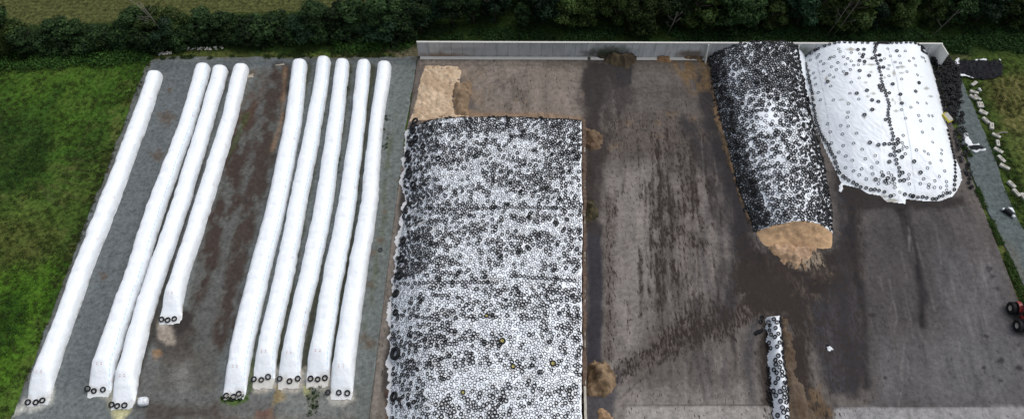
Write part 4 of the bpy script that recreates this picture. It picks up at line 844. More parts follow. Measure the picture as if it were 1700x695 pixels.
# ------------------------------------------------------------------ bags
BAGS = [
 ([(121, 243, 272), (200, 215, 246), (348, 156, 191), (448, 117, 152), (548, 80, 117), (648, 43, 87), (666, 43, 84)], 'long white silage bag at the far left beside the grass', 667, [(47, 667), (60, 667), (71, 664)]),
 ([(108, 323, 351), (200, 296, 325), (348, 238, 273), (448, 206, 242), (548, 169, 208), (640, 142, 187), (652, 143, 184)], 'second white bag from the left, leftmost of the close group of three', 649, [(147, 645), (157, 648), (172, 646)]),
 ([(112, 352, 380), (200, 326, 355), (348, 279, 311), (448, 242, 276), (548, 210, 246), (655, 182, 226), (672, 183, 223)], 'middle white bag of the left group, running closest to the tote', 672, [(186, 671), (195, 673), (207, 672)]),
 ([(109, 386, 415), (200, 364, 393), (348, 316, 349), (448, 284, 315), (515, 264, 302), (532, 263, 302)], 'shortest white bag, its near end stopping by the muddy strip', 530, [(269, 530), (279, 531), (290, 529)]),
 ([(102, 483, 511), (200, 470, 502), (348, 438, 474), (448, 410, 449), (548, 384, 427), (640, 370, 410), (656, 370, 408)], 'smooth slightly curved white bag, leftmost of the right group of five', 655, [(376, 656), (388, 658), (397, 653)]),
 ([(97, 525, 551), (200, 507, 536), (348, 475, 508), (448, 455, 490), (548, 430, 467), (618, 418, 458), (632, 418, 456)], 'second white bag of the right group, reaching farthest back', 630, [(422, 629), (434, 630), (446, 625)]),
 ([(101, 555, 581), (200, 542, 571), (348, 518, 552), (448, 496, 531), (548, 472, 507), (615, 461, 500), (632, 461, 499)], 'middle white bag of the right group of five', 630, [(465, 628), (481, 632), (495, 628)]),
 ([(102, 591, 617), (200, 580, 607), (348, 557, 591), (448, 535, 572), (548, 517, 556), (615, 507, 548), (630, 508, 547)], 'fourth white bag of the right group, second from the bare strip', 628, [(516, 628), (528, 629), (540, 627)]),
 ([(105, 626, 652), (200, 612, 637), (348, 595, 627), (448, 575, 610), (548, 557, 597), (640, 547, 588), (656, 548, 586)], 'rightmost white bag, beside the bare gravel strip and largest pile', 653, [(545, 651), (563, 651), (577, 652)])]
for bi, (prof, label, vend, tys) in enumerate(BAGS):
    ZR = .8
    zr_ = [ZR] * (len(prof) - 2) + [.25, .1]; cen = [P((l + r_) / 2, v, z_) for (v, l, r_), z_ in zip(prof, zr_)]; sl_ = abs((prof[0][1] - prof[-2][1]) / (prof[-2][0] - prof[0][0])); hw = [(P(r_, v, ZR)[0] - P(l, v, ZR)[0]) / 2 * (.93 if z_ > .5 else .9) * (1 - (11 if z_ > .5 else 5) * sl_ / (r_ - l)) for (v, l, r_), z_ in zip(prof, zr_)]
    yy = np.array([q[1] for q in cen]); xx = np.array([q[0] for q in cen]); hw = np.array(hw)
    y = np.linspace(yy[0] + .5, yy[-1], int((yy[0] - yy[-1]) / .22)); o_ = np.argsort(yy)
    # smooth centre line
    def smooth(a_): 
        r_ = np.interp(y, yy[o_], a_[o_]); kk = 12; pad = np.concatenate([2 * r_[0] - r_[kk:0:-1], r_, 2 * r_[-1] - r_[-2:-kk - 2:-1]]); return np.convolve(pad, np.ones(2 * kk + 1) / (2 * kk + 1), 'same')[kk:-kk]
    x = smooth(xx); wd = smooth(hw) * (1 + (fbm(y * .33, y * 0 + bi * 7, 3) - .5) * (.03 if bi == 4 else .09)); n = len(y)
    tx = np.gradient(x); ty = np.gradient(y); L = np.hypot(tx, ty); tx, ty = tx / L, ty / L; s = np.cumsum(L) ; s -= s[0]; Lt = s[-1]
    wd = wd * abs(ty).mean() * (1 + (fbm(s * 1.1, s * 0 + bi * 5, 2) - .5) * (.03 if bi == 4 else .09))
    x = x + (fbm(y * .3, y * 0 + bi * 3 + 50, 2) - .5) * (.06 if bi == 4 else .16)
    far = np.sqrt(np.clip(1 - (1 - np.clip(s / 1.3, 0, 1)) ** 2.2, 0, 1)) * .97 + .03
    near = np.clip((Lt - s) / 4.2, 0, 1); nh = .05 + .95 * sm(0, 1, near) ** .8
    hh = 1.75 * (1 + (fbm(s * 1.3, s * 0 + bi * 5 + 9, 3) - .5) * .16) * far * nh * (1 + (fbm(y * .5, y * 0 + bi, 3, 3) - .5) * .12)
    m = 30; th = np.linspace(0, math.pi, m); cx = np.sign(np.cos(th)) * np.abs(np.cos(th)) ** .72; cz = np.sin(th) ** .8
    W = (wd * (.35 + .65 * far) * (1 + .14 * (1 - near)))[:, None]; 
    rn = 1 + (fbm(s[:, None] * .9 + 0 * th, th[None] * 2.2 + bi * 11 + 0 * s[:, None], 3) - .5) * .07
    off = -cx[None] * W * rn; base = root = None
    px, py = ty, -tx          # perpendicular (sign handled below)
    VX = x[:, None] + off * (-px[:, None]); VY = y[:, None] + off * (-py[:, None]); VZ = cz[None] * hh[:, None] * rn + .01
    c = np.ones((n, m, 3)) * lin(238, 243, 247); c *= (.97 + .05 * fbm(VX, VY, 3))[..., None]
    dash = ((s * 1.4) % 1 < .6)[:, None] & (np.abs(np.arange(m) - 22)[None] < 1)
    if bi in (1, 4, 5, 6, 7): c[dash] = lin(186, 216, 236)
    grime = (sm(.42, .7, fbm(VX * 1.2, VY * 1.2, 4, 2)) * np.clip(1 - VZ / .5, 0, 1) * .7)[..., None]; c = c * (1 - grime) + lin(140, 130, 112) * grime
    r0 = empty('silage_bag', (float(x[n // 2]), float(y[n // 2]), 0), label, 'silage bag', 'white silage bags lying in rows')
    child_mesh('bag_tube', field_mesh('bag_tube', VX, VY, VZ, np.ones((n - 1, m - 1), bool), M['bag'], c), r0)
    # tail flap
    dx_, dy_ = float(tx[-1]), float(ty[-1]); qx, qy = -dy_, dx_; wf = float(W[-1, 0]); A2 = np.linspace(-1, 1, 24); B2 = np.linspace(0, 1, 8)
    AA, BB = np.meshgrid(A2, B2); fl = (1.05 if 4 < bi < 8 else .55) * (1 + .35 * (fbm(A2 * 3 + bi, A2 * 0, 3) - .5) * 2)
    dirty = 4 < bi < 8
    XX = x[-1] - dx_ * .35 + qx * AA * wf * (1.0 - .12 * BB) + dx_ * (BB * (fl + .35)[None]); YY = y[-1] - dy_ * .35 + qy * AA * wf * (1 - .12 * BB) + dy_ * (BB * (fl + .35)[None])
    ZZ = .05 + .11 * (1 - BB) * (1 - AA ** 2) + .07 * fbm(AA * 4 + bi, BB * 3, 3)
    cfl = np.ones(XX.shape + (3,)) * (lin(200, 198, 192) if dirty else lin(215, 218, 218)) * (.85 + .25 * fbm(AA * 5, BB * 3 + bi, 3)[..., None])
    child_mesh('bag_tail', field_mesh('bag_tail', XX, YY, ZZ, np.ones((7, 23), bool), M['plastic'], cfl), r0)
    # red printed marks
    mbp = MB(); RR = random.Random(bi)
    spots = [(n - 17, 13, .5)] + [(RR.randrange(20, n - 30), RR.choice((7, 20, 22)), .3) for _ in range(3)]
    for (i0, j0, ln) in spots:
        for q in range(4):
            i1 = i0 + (q // 2); j1 = j0 + (q % 2) * 2
            pnt = Vector((VX[i1, j1], VY[i1, j1], VZ[i1, j1])); a_ = Vector((VX[i1, j1 + 1], VY[i1, j1 + 1], VZ[i1, j1 + 1])) - pnt; b_ = Vector((VX[i1 + 1, j1], VY[i1 + 1, j1], VZ[i1 + 1, j1])) - pnt
            nn = a_.cross(b_).normalized(); nn = nn if nn.z > 0 else -nn; a_ = a_ * .8; b_ = b_ * .22 * RR.uniform(.6, 1.4)
            pnt = pnt + nn * .035; mbp.add([pnt, pnt + a_, pnt + a_ + b_, pnt + b_, pnt - nn * .02, pnt + a_ - nn * .02, pnt + a_ + b_ - nn * .02, pnt + b_ - nn * .02], [(0, 1, 2, 3), (7, 6, 5, 4), (0, 4, 5, 1), (1, 5, 6, 2), (2, 6, 7, 3), (3, 7, 4, 0)])
    child_mesh('red_print', mesh('red_print', np.array(mbp.v), mbp.f, M['redprint'], False), r0)
    for ti, (u, v) in enumerate(tys):
        X0, Y0, _ = P(u, v, .2); zz = .17
        dd = (Vector((X0 - float(x[-1]), Y0 - float(y[-1]), 0))).dot(Vector((dx_, dy_, 0)))
        if dd < 0: zz = .1 + 1.75 * (.05 + .95 * float(sm(0, 1, min(1, -dd / 4.2))) ** .8)
        place_tyre('big', 'truck_tyre', X0, Y0, zz, Vector((R_.gauss(0, .05) + dx_ * (.1 if dd > -.3 else .45), R_.gauss(0, .05) + dy_ * (.1 if dd > -.3 else .45), 1)).normalized(), R_.uniform(.88, .98), 0, f'{("left", "middle", "right")[ti]} one of three tyres on the near end of the {("far left", "second", "third", "shortest", "fifth", "sixth", "seventh", "eighth", "rightmost")[bi]} bag'.replace('the shortest', 'the shortest'), 'tyre', 'tyres weighing down the bag ends')
# loose rope on the fifth bag
mb = MB(); q = [Vector(P(u, v, .62)) for u, v in ((371, 663), (378, 657), (384, 652), (380, 649), (378, 655), (390, 660), (396, 654), (404, 650))]
mb.tube(q, .035, 6); props(mb.build('rope', M['wood'], None, True), 'pale rope tangled round the tyres on the fifth bag end', 'rope')
x, y, z = P(632, 415, 0); place_tyre('car', 'car_tyre', x, y, .03, UPZ, 1.1, 1, 'single grey tyre lying on the bare gravel strip', 'tyre', None)
x, y, z = P(408, 332, 0); place_tyre('ring', 'tyre_ring', x, y, .03, UPZ, 1.0, 1, 'single ring lying on the muddy strip between the bag groups', 'tyre ring', None)

# ------------------------------------------------------------------ back wall
root = empty('retaining_wall', (WL[0], WL[1], 0), 'long pale concrete panel wall behind the bunkers and piles', 'concrete wall')
WH = 3.35; TH = .22; x = WL[0]; i = 0; npan = 46; pw_ = (WR[0] - WL[0]) / npan; wd = math.atan2(WR[1] - WL[1], WR[0] - WL[0])
for i in range(npan):
    x0 = WL[0] + i * pw_ + .008; x1 = x0 + pw_ - .016; nx, nz = 9, 16
    gx2, gz2 = np.meshgrid(np.linspace(x0, x1, nx), np.linspace(.05, WH, nz)); yw = wally(gx2) + (-.06 if 15 <= i else 0)
    u, v = proj(gx2, yw, gz2)
    b_ = lin(154, 156, 156) if i < 15 else lin(174, 175, 174); b_ = b_ * 1.3 * R_.uniform(.97, 1.03)
    if i == 1: b_ = lin(180, 182, 180)
    c = np.ones(gx2.shape + (3,)) * b_
    st_ = sm(.45, .7, fbm(gx2 * 1.5, gz2 * .35, 3))[..., None] * .25; c = c * (1 - st_) + lin(112, 112, 110) * st_
    low = np.clip(1 - gz2 / .6, 0, 1)[..., None] * .6 * sm(.35, .6, fbm(gx2, gz2 * 2, 3, 3))[..., None]; c = c * (1 - low) + lin(104, 80, 60) * low
    def stain(c, cu, cv, au, av, col, op): k_ = (np.clip(1.4 - np.hypot((u - cu) / au, (v - cv) / av) - (fbm(gx2 * 1.5, gz2 * 1.5, 3) - .5), 0, 1) * op)[..., None]; return c * (1 - k_) + col * k_
    c = stain(c, 1006, 90, 32, 9, lin(46, 50, 36), .95); c = stain(c, 1012, 84, 34, 9, lin(70, 76, 56), .7); c = stain(c, 1146, 90, 26, 6, lin(100, 82, 62), .8); c = stain(c, 1330, 84, 26, 9, lin(60, 72, 44), .7); c = stain(c, 1322, 86, 10, 6, lin(40, 44, 32), .9)
    c = stain(c, 735, 92, 36, 5, lin(128, 104, 82), .8); c = stain(c, 765, 82, 40, 4, lin(128, 128, 126), .5)
    Vf = np.stack([gx2, yw, gz2], -1).reshape(-1, 3); Vb = Vf.copy(); Vb[:, 1] += TH; Fq = gridfaces(nz, nx); k0 = len(Vf)
    idx = np.arange(nz * nx).reshape(nz, nx); loop = np.concatenate([idx[0], idx[1:, -1], idx[-1, -2::-1], idx[-2:0:-1, 0]]); j = np.arange(len(loop)); m_ = len(loop)
    Fa = np.concatenate([Fq, Fq[:, ::-1] + k0, np.stack([loop[j], loop[j] + k0, loop[(j + 1) % m_] + k0, loop[(j + 1) % m_]], 1)[:, ::-1]])
    cc = c.reshape(-1, 3); child_mesh('wall_panel', mesh('wall_panel', np.concatenate([Vf, Vb]), Fa, M['wall'], False, {'Col': np.concatenate([cc, cc])}), root)
def wbox(name, xa_, xb_, yo0, yo1, z0, z1, mat):
    mb = MB(); mb.box(((xa_ + xb_) / 2, wally((xa_ + xb_) / 2) + (yo0 + yo1) / 2, (z0 + z1) / 2), (xb_ - xa_, abs(yo1 - yo0), z1 - z0), wd, bev=.02); me = mesh(name, np.array(mb.v), mb.f, mat, False); return child_mesh(name, me, root)
wbox('coping', WL[0], WR[0], -.1, .26, WH + .003, WH + .1, M['cap'])
xm = P(1168, 96)[0]
wbox('footing', WL[0] + .3, P(975, 96)[0], -.75, -.085, 0, .16, M['cap']); wbox('footing', P(980, 96)[0], xm, -.75, -.085, 0, .16, M['cap'])
for u in (1169, 1316):
    xb_ = P(u, 96)[0]; mb = MB(); yy0 = wally(xb_)
    mb.add([(xb_ - .12, yy0 - 1.5, .02), (xb_ + .12, yy0 - 1.5, .02), (xb_ + .12, yy0 - .07, .02), (xb_ - .12, yy0 - .07, .02), (xb_ - .12, yy0 - .35, WH - .1), (xb_ + .12, yy0 - .35, WH - .1), (xb_ + .12, yy0 - .07, WH - .1), (xb_ - .12, yy0 - .07, WH - .1)], [(3, 2, 1, 0), (4, 5, 6, 7), (0, 1, 5, 4), (1, 2, 6, 5), (2, 3, 7, 6), (3, 0, 4, 7)])
    child_mesh('buttress', mesh('buttress', np.array(mb.v), mb.f, M['cap'], False), root)
e1 = P(1545, 99); mb = MB(); xe, ye = WR[0] + .12, wally(WR[0])
mb.box((xe - .1, ye - 1.2, WH / 2 + .02), (.22, 2.4, WH - .02), .12, bev=.02); child_mesh('return_panel', mesh('return_panel', np.array(mb.v), mb.f, M['cap'], False), root)

# divider wall along the right side of the largest pile
root = empty('divider_wall', (P(971, 500)[0], P(971, 500)[1], 0), 'low concrete divider wall along the right side of the largest pile', 'concrete wall')
ydiv = lambda v: P(971, v, 2.9)[1]
ys = np.arange(24, YB - .2, .4); xc = np.array([float(mxr(np.array(q))) for q in ys]); xw = np.interp(ys, ys, xc) * 0 + np.interp(ys, [24, 34, YB], [P(971.5, 695, 2.9)[0], P(971.5, 620, 2.9)[0], P(970, 200, 2.9)[0]])
def wallstrip(name, ys, x0, x1, z0, z1, mat, col, rag=0.):
    V = []; n = len(ys); cr_ = []
    for k_, y in enumerate(ys):
        j = [(R_.random() - .5) * rag for _ in range(4)]
        V += [(x0[k_] + j[0], y, z0), (x0[k_] + j[0], y, z1 + j[2]), ((x0[k_] + x1[k_]) / 2, y, z1 + abs(j[3])), (x1[k_] + j[1], y, z1 + j[3]), (x1[k_] + j[1] * 1.5, y, z0)]
    Fs = [(k_ * 5 + q, k_ * 5 + q + 1, k_ * 5 + 6 + q, k_ * 5 + 5 + q) for k_ in range(n - 1) for q in range(4)] + [(0, 4, 3, 2, 1), tuple((n - 1) * 5 + q for q in range(5))]
    V = np.array(V); c_ = np.tile(col, (len(V), 1)) * (.75 + .5 * rng.random((len(V), 1)))
    child_mesh(name, mesh(name, V, Fs, mat, False, {'Col': c_}), root)
wallstrip('wall_body', ys, xw - .16, xw + .16, .02, 2.9, M['wall'], lin(176, 172, 160))
yk = np.arange(ydiv(640), YB - .1, .3); xk = np.interp(yk, ys, xw)
wallstrip('silage_crust', yk, xk - .42, xk + .22 + .12 * np.sin(yk), .3, 2.98, M['silage'], pale(lin(104, 84, 68)), .22)

# ------------------------------------------------------------------ loose things
def block(u, v, ang, L, W_, label):
    x, y, _ = P(u, v); e = empty('concrete_block', (x, y, -.02), label, 'concrete block', 'concrete blocks lining the gravel path', math.radians(ang))
    hx, hy = L / 2, W_ / 2; mb = MB(); mb.box((0, 0, .2), (L, W_, .4), bev=.03); mb.build('block_body', M['concrete'], e)
    mb = MB(); mb.box((0, 0, .42), (L * .5, W_ * .16, .05), bev=.02); mb.build('top_key', M['wood'], e)
    mb = MB(); mb.tube([(-.12, 0, .42), (-.1, 0, .5), (.1, 0, .5), (.12, 0, .42)], .02, 6); mb.build('lifting_loop', M['dark_metal'], e)
B = [(1616, 140.5, 35, 1.5, .6), (1616, 154.5, -25, 1.5, .6), (1614.5, 163, -50, 1.5, .5), (1621.5, 163.5, -62, 1.5, .5), (1624, 175.5, 85, 1.3, .55), (1628.5, 175.5, 85, 1.3, .55), (1631, 188, -40, 1.5, .85), (1635.5, 201, -65, 1.5, .6), (1645, 210.5, 72, 1.5, .7), (1652.5, 226.5, -40, 1.5, .6), (1655, 239, 75, 1.4, .6), (1656, 251, -45, 1.6, .65), (1661, 265, -65, 1.6, .65), (1666.5, 278, -40, 1.7, .65), (1678, 307, -65, 1.5, .65), (1686, 321, -70, 1.6, .65), (1698, 328, -80, 1.6, .65)]
ords = 'first second third fourth fifth sixth seventh eighth ninth tenth eleventh twelfth thirteenth fourteenth fifteenth sixteenth seventeenth'.split()
extra = ['tilted, just below the black tarpaulin', 'lying crossways', 'left of a close pair', 'right of a close pair', 'left of the second pair', 'right of the second pair', 'the widest', 'short and plain', 'standing apart to the right', 'crossways above two others', 'upright below a crossways one', 'slanting', 'steeply slanting', 'last before the gap', 'first below the gap', 'second below the gap', 'cut by the photo edge']
for (u, v, an, L, W_), o1, ex in zip(B, ords, extra): block(u, v, an, L * .9, W_ * .85, f'{o1} concrete block from the top of the path-side line, {ex}')

# crumpled sheets
def sheet(name, px, z, mat, label, cat, hgt=.3, st=.2, seed=1, freq=.9, base=.03):
    pts = [P(*q)[:2] for q in px]; a = np.array(pts); X, Y = np.meshgrid(np.arange(a[:, 0].min() - .3, a[:, 0].max() + .3, st), np.arange(a[:, 1].min() - .3, a[:, 1].max() + .3, st))
    d = -sdf(X, Y, pts) + (fbm(X * 1.5, Y * 1.5, 3, seed) - .5) * .5
    rg = np.abs(fbm(X * freq, Y * freq, 4, seed) * 6 % 1 - .5) * 2
    Z = base + z + hgt * rg * np.clip(d / .5, 0, 1) + .05 * np.clip(d, 0, 1)
    # give it thickness: a lower skin
    keep = cellmask(d > 0); me = field_mesh(name, X, Y, Z, keep, mat, np.ones(X.shape + (3,)) * .5)
    o = link(name, me); sol = o.modifiers.new('thick', 'SOLIDIFY'); sol.thickness = .02
    return props(o, label, cat) if label else o
tr = empty('tarpaulin', (P(1625, 116)[0], P(1625, 116)[1], 0), 'crumpled black tarpaulin with white underside spread on the grass', 'tarpaulin')
def under(o, root): o.parent = root; o.matrix_parent_inverse = Matrix.Translation(-root.location)
under(sheet('black_side', [(1562, 112), (1576, 110), (1588, 99), (1640, 101), (1660, 100), (1666, 112), (1664, 126), (1650, 133), (1615, 133), (1600, 126), (1572, 126)], .02, M['black_plastic'], None, None, .45, .16, 3, .5), tr)
for px in ([(1566, 111), (1578, 109), (1588, 98), (1592, 98), (1590, 113), (1587, 111), (1578, 112), (1567, 114)], [(1572, 126), (1580, 124), (1600, 124), (1614, 131), (1603, 129), (1586, 129), (1572, 130)], [(1616, 100), (1640, 99), (1642, 101), (1618, 103)], [(1657, 99), (1660, 100), (1661, 103), (1657, 101)]):
    under(sheet('folded_edge', px, .22, M['white_film'], None, None, .15, .12, 5, .9), tr)
tr = empty('plastic_scrap', (P(1610, 240)[0], P(1610, 240)[1], 0), 'torn white and black plastic strip curled on the gravel path', 'plastic scrap')
under(sheet('white_side', [(1597, 218), (1602, 216), (1610, 230), (1614, 240), (1625, 236), (1629, 244), (1640, 246), (1638, 250), (1620, 254), (1606, 250), (1600, 236)], .02, M['white_film'], None, None, .18, .12, 4, 1.2, .03), tr)
under(sheet('black_side', [(1606, 243), (1622, 242), (1636, 247), (1622, 251), (1610, 249)], .26, M['black_plastic'], None, None, .18, .12, 6, 1.2), tr)
tr = empty('film_roll', (P(1674, 352)[0], P(1674, 352)[1], 0), 'black plastic roll with white ends lying on the gravel path', 'plastic roll')
a_, b_ = Vector(P(1667, 348, .3)), Vector(P(1680, 357, .3)); L = tr.location
mb = MB(); mb.tube([a_ - L, a_.lerp(b_, .5) - L + Vector((0, 0, .03)), b_ - L], [.3, .32, .28], 14); mb.build('roll', M['black_plastic'], tr, True)
d = (b_ - a_).normalized(); mb = MB(); mb.tube([b_ - L, b_ - L + d * .45], [.2, .24], 10); mb.build('loose_end', M['white_film'], tr, True)
mb = MB(); mb.tube([a_ - L - d * .3, a_ - L], [.24, .2], 10); mb.build('loose_end', M['white_film'], tr, True)
under(sheet('loose_flap', [(1672, 345), (1680, 345), (1685, 352), (1681, 356), (1678, 350)], .12, M['white_film'], None, None, .2, .1, 8, 1.5), tr)
tr = empty('plastic_scrap', (P(1378, 579)[0], P(1378, 579)[1], 0), 'small white and black plastic scrap alone on the dark slab', 'plastic scrap')
under(sheet('white_side', [(1371, 576), (1376, 574), (1382, 577), (1384, 582), (1380, 581), (1376, 586), (1373, 583)], .05, M['white_film'], None, None, .25, .09, 4, 1.6, .06), tr)
under(sheet('black_side', [(1371, 571), (1377, 573), (1376, 579), (1371, 577)], .06, M['black_plastic'], None, None, .3, .09, 6, 1.6, .06), tr)
sheet('plastic_scrap', [(1250, 552), (1262, 545), (1268, 540), (1266, 550), (1254, 560)], .05, M['black_plastic'], 'thin black plastic scrap left of the sliver pile tip', 'plastic scrap', .3, .09, 6, 1.6, .06)
sheet('plastic_scrap', [(1392, 308), (1398, 304), (1400, 312), (1396, 320), (1392, 318)], .05, M['white_film'], 'white plastic scrap at the front left corner of the smooth sheet', 'plastic scrap', .3, .09, 6, 1.6, .06)
sheet('plastic_scrap', [(1622, 146), (1628, 147), (1630, 152), (1624, 153)], 0, M['white_film'], 'small white plastic scrap between the top two path-side blocks', 'plastic scrap', .3, .1, 6, 1.6, .0)
sheet('flat_board', [(410, 124), (421, 123), (420, 129), (409, 130)], 0, M['wood'], 'pale flat board beside the far end of the shortest bag', 'board', .02, .12, 6, 1.6, .03)
# plank by bag five
mb = MB(); x, y, _ = P(465, 108.5); mb.box((x, y, .07), (1.5, .22, .12), .12, bev=.02); mb.box((x + .3, y + .2, .06), (.8, .12, .1), .2, bev=.02); props(mb.build('plank', M['wood']), 'pale planks on the gravel above the muddy strip', 'plank')
# tote
x, y, _ = P(241, 668); e = empty('bulk_bag', (x, y, .01), 'white cube shaped bulk bag standing near the third bag end', 'bulk bag', None, .15)
V, Fs = [], []; mb = MB(); mb.box((0, 0, .55), (1.25, 1.1, 1.1), bev=.16)
o = mb.build('sack', M['white_film'], e, True); sub = o.modifiers.new('sub', 'SUBSURF'); sub.levels = sub.render_levels = 1
for sx in (-1, 1):
    for sy in (-1, 1):
        mb = MB(); mb.tube([(sx * .45, sy * .32, 1.05), (sx * .4, sy * .25, 1.2), (sx * .25, sy * .2, 1.2), (sx * .22, sy * .22, 1.05)], .03, 6); mb.build('lifting_loop', M['white_film'], e, True)
# yellow tank
x, y, _ = P(1572, 197, .4); e = empty('feed_crate', (x, y, .55), 'yellow framed grey crate lying on the tyres beside the white sheet', 'crate', None, math.radians(-68)); e.rotation_euler = (.25, .1, math.radians(-68))
mb = MB(); mb.box((0, 0, .25), (1.5, .75, .5), bev=.05); mb.build('crate_body', M['concrete'], e)
mb = MB(); mb.box((0, -.42, .3), (1.7, .12, .5), bev=.03); mb.box((-.85, -.1, .3), (.1, .6, .4), bev=.02); mb.box((.85, -.1, .3), (.1, .6, .4), bev=.02); mb.build('yellow_frame', M['yellow'], e)
# grey net lying in grass
mb = MB(); q = [Vector(P(1653 + t * 19, 222 - 3 * t + math.sin(t * 9) * .6, .05)) for t in np.linspace(0, 1, 9)]; mb.tube(q, .12, 6); props(mb.build('fence_remnant', M['deadwood'], None, True), 'thin grey wire roll lying in the grass beside the blocks', 'wire roll')

# ------------------------------------------------------------------ tractor at the right edge
x, y, _ = P(1698, 531); tang = math.atan2(P(1679, 545)[1] - P(1669, 518)[1], P(1679, 545)[0] - P(1669, 518)[0])
T = empty('tractor', (x, y, .06), 'red tractor with dual black wheels cut by the right edge', 'tractor', None, tang)
def wheel(px, py, side):
    wz = .82; e = bpy.data.objects.new('dual_wheel', None); COL.objects.link(e); e.parent = T; e.location = (px, py, wz)
    prof = [(.38, -.22), (.62, -.25), (.78, -.22), (.82, -.1), (.82, .1), (.78, .22), (.62, .25), (.38, .22)]
    for q in (0, .62):
        mb = MB(); mb.lathe([(r, h) for r, h in prof], 28, 'Z'); n_ = len(mb.v)
        mb.v = [(a_, c_ * 1 + side * q, b_) for a_, b_, c_ in mb.v]
        for k_ in range(22):
            t_ = 2 * math.pi * k_ / 22
            for sd_ in (-1, 1): mb.box((math.cos(t_ + sd_ * .06) * .83, side * q + sd_ * .11, math.sin(t_ + sd_ * .06) * .83), (.07, .22, .07), 0, 0, -t_)
        mb.build('tyre', M['rubber'], e, False)
        mb = MB(); mb.lathe([(.02, .02), (.14, .02), (.16, -.04), (.34, -.1), (.39, .0), (.40, .12), (.36, .1), (.3, -.04), (.02, -.1)], 24)
        mb.v = [(a_, side * (q + c_ + .06), b_) for a_, b_, c_ in mb.v]; mb.build('rim', M['rim'], e, True)
    mb = MB(); mb.tube([(0, -side * .5, 0), (0, side * .62, 0)], .13, 12); mb.build('hub', M['red'], e, True)
# x axis = heading; left side of photo = negative perpendicular
for px in (1.25, -1.35):
    for s_ in (-1, 1): wheel(px, s_ * .95, s_)
mb = MB(); mb.box((0, 0, .95), (3.6, .55, .5), bev=.06); mb.box((1.25, 0, .82), (.3, 1.5, .25), bev=.04); mb.box((-1.35, 0, .82), (.35, 1.5, .3), bev=.04); mb.build('chassis', M['dark_metal'], T)
mb = MB(); mb.box((1.15, 0, 1.5), (2.0, .85, .75), bev=.14); mb.build('hood', M['red'], T)
mb = MB(); mb.box((2.17, 0, 1.4), (.06, .6, .5), bev=.02); mb.build('grille', M['dark_metal'], T)
mb = MB()
for sx in (-1, 1):
    for sy in (-1, 1): mb.box((-.75 + sx * .62, sy * .58, 1.95), (.08, .08, 1.3))
mb.build('cab_frame', M['dark_metal'], T)
mb = MB(); mb.box((-.75, 0, 1.9), (1.2, 1.12, 1.1), bev=.05); mb.build('cab_glass', M['glass'], T)
mb = MB(); mb.box((-.75, 0, 2.65), (1.45, 1.35, .16), bev=.06); mb.build('cab_roof', M['rim'], T)
for s_ in (-1, 1):
    mb = MB(); n_ = 9
    vs0 = [( -1.35 + .98 * math.cos(t_), s_ * q_, .82 + .98 * math.sin(t_) + e_) for t_ in np.linspace(.5, 2.4, n_) for q_, e_ in ((.62, 0), (1.15, 0), (1.15, .05), (.62, .05))]
    fs0 = [(k_ * 4 + j_, k_ * 4 + (j_ + 1) % 4, k_ * 4 + 4 + (j_ + 1) % 4, k_ * 4 + 4 + j_) for k_ in range(n_ - 1) for j_ in range(4)]; mb.add(vs0, fs0); mb.build('fender', M['red'], T)
    mb = MB(); mb.box((2.1, s_ * .3, 1.6), (.08, .18, .12), bev=.02); mb.build('headlight', M['rim'], T)
    mb = MB(); mb.box((.0, s_ * .6, .75), (.7, .3, .5), bev=.05); mb.build('fuel_tank', M['red'], T)
mb = MB(); mb.tube([(.5, -.35, 1.85), (.5, -.35, 2.7)], .05, 10); mb.build('exhaust', M['dark_metal'], T, True)

# ------------------------------------------------------------------ vegetation
def leaf_cloud(centers, radii, n, size, cols, seed, flat=.8):
    r = np.random.default_rng(seed); cols = [c_ * .8 for c_ in cols]; k = r.choice(len(centers), n, p=(radii ** 2) / (radii ** 2).sum())
    d = r.normal(size=(n, 3)); d /= np.linalg.norm(d, axis=1, keepdims=True); rad = radii[k] * (r.random(n) ** .35)
    c = centers[k] + d * rad[:, None] * (1, 1, flat); nr = d + r.normal(size=(n, 3)) * .6 + (0, 0, .35); nr /= np.linalg.norm(nr, axis=1, keepdims=True)
    a = np.cross(nr, r.normal(size=(n, 3))); a /= np.linalg.norm(a, axis=1, keepdims=True); b = np.cross(nr, a); s = size * (.6 + .8 * r.random(n))[:, None]
    V = np.stack([c - a * s * .5, c + b * s * .32 , c + a * s * .5, c - b * s * .32], 1).reshape(-1, 3); Fq = np.arange(n * 4).reshape(n, 4)
    cl = np.array(cols)[r.integers(0, len(cols), n)] * (.7 + .6 * r.random((n, 1))); tint = (.7 + .6 * r.random(len(centers)))[k][:, None]
    return V, Fq, np.repeat(cl * tint, 4, 0)
GREENS = [lin(52, 74, 40), lin(44, 66, 38), lin(60, 84, 44), lin(40, 58, 34)]
def crown_variant(seed, h, R, n, size=.42, low=.12, cols=GREENS):
    r = np.random.default_rng(seed); m = 34; z = h * (low + (1 - low) * r.random(m) ** .8); prof = R * np.sqrt(np.clip(1 - ((z / h - .5) / .58) ** 2, .05, 1)); an = r.random(m) * 6.283; rr = prof * np.sqrt(r.random(m)) * .85
    C_ = np.stack([rr * np.cos(an), rr * np.sin(an), z * .93], 1); rad = R * (.22 + .22 * r.random(m)); V, Fq, c = leaf_cloud(C_, rad, n, size, cols, seed)
    V[:, 2] = np.maximum(V[:, 2], .05); return mesh('tree_crown', V, Fq, M['leaf'], False, {'Col': c})
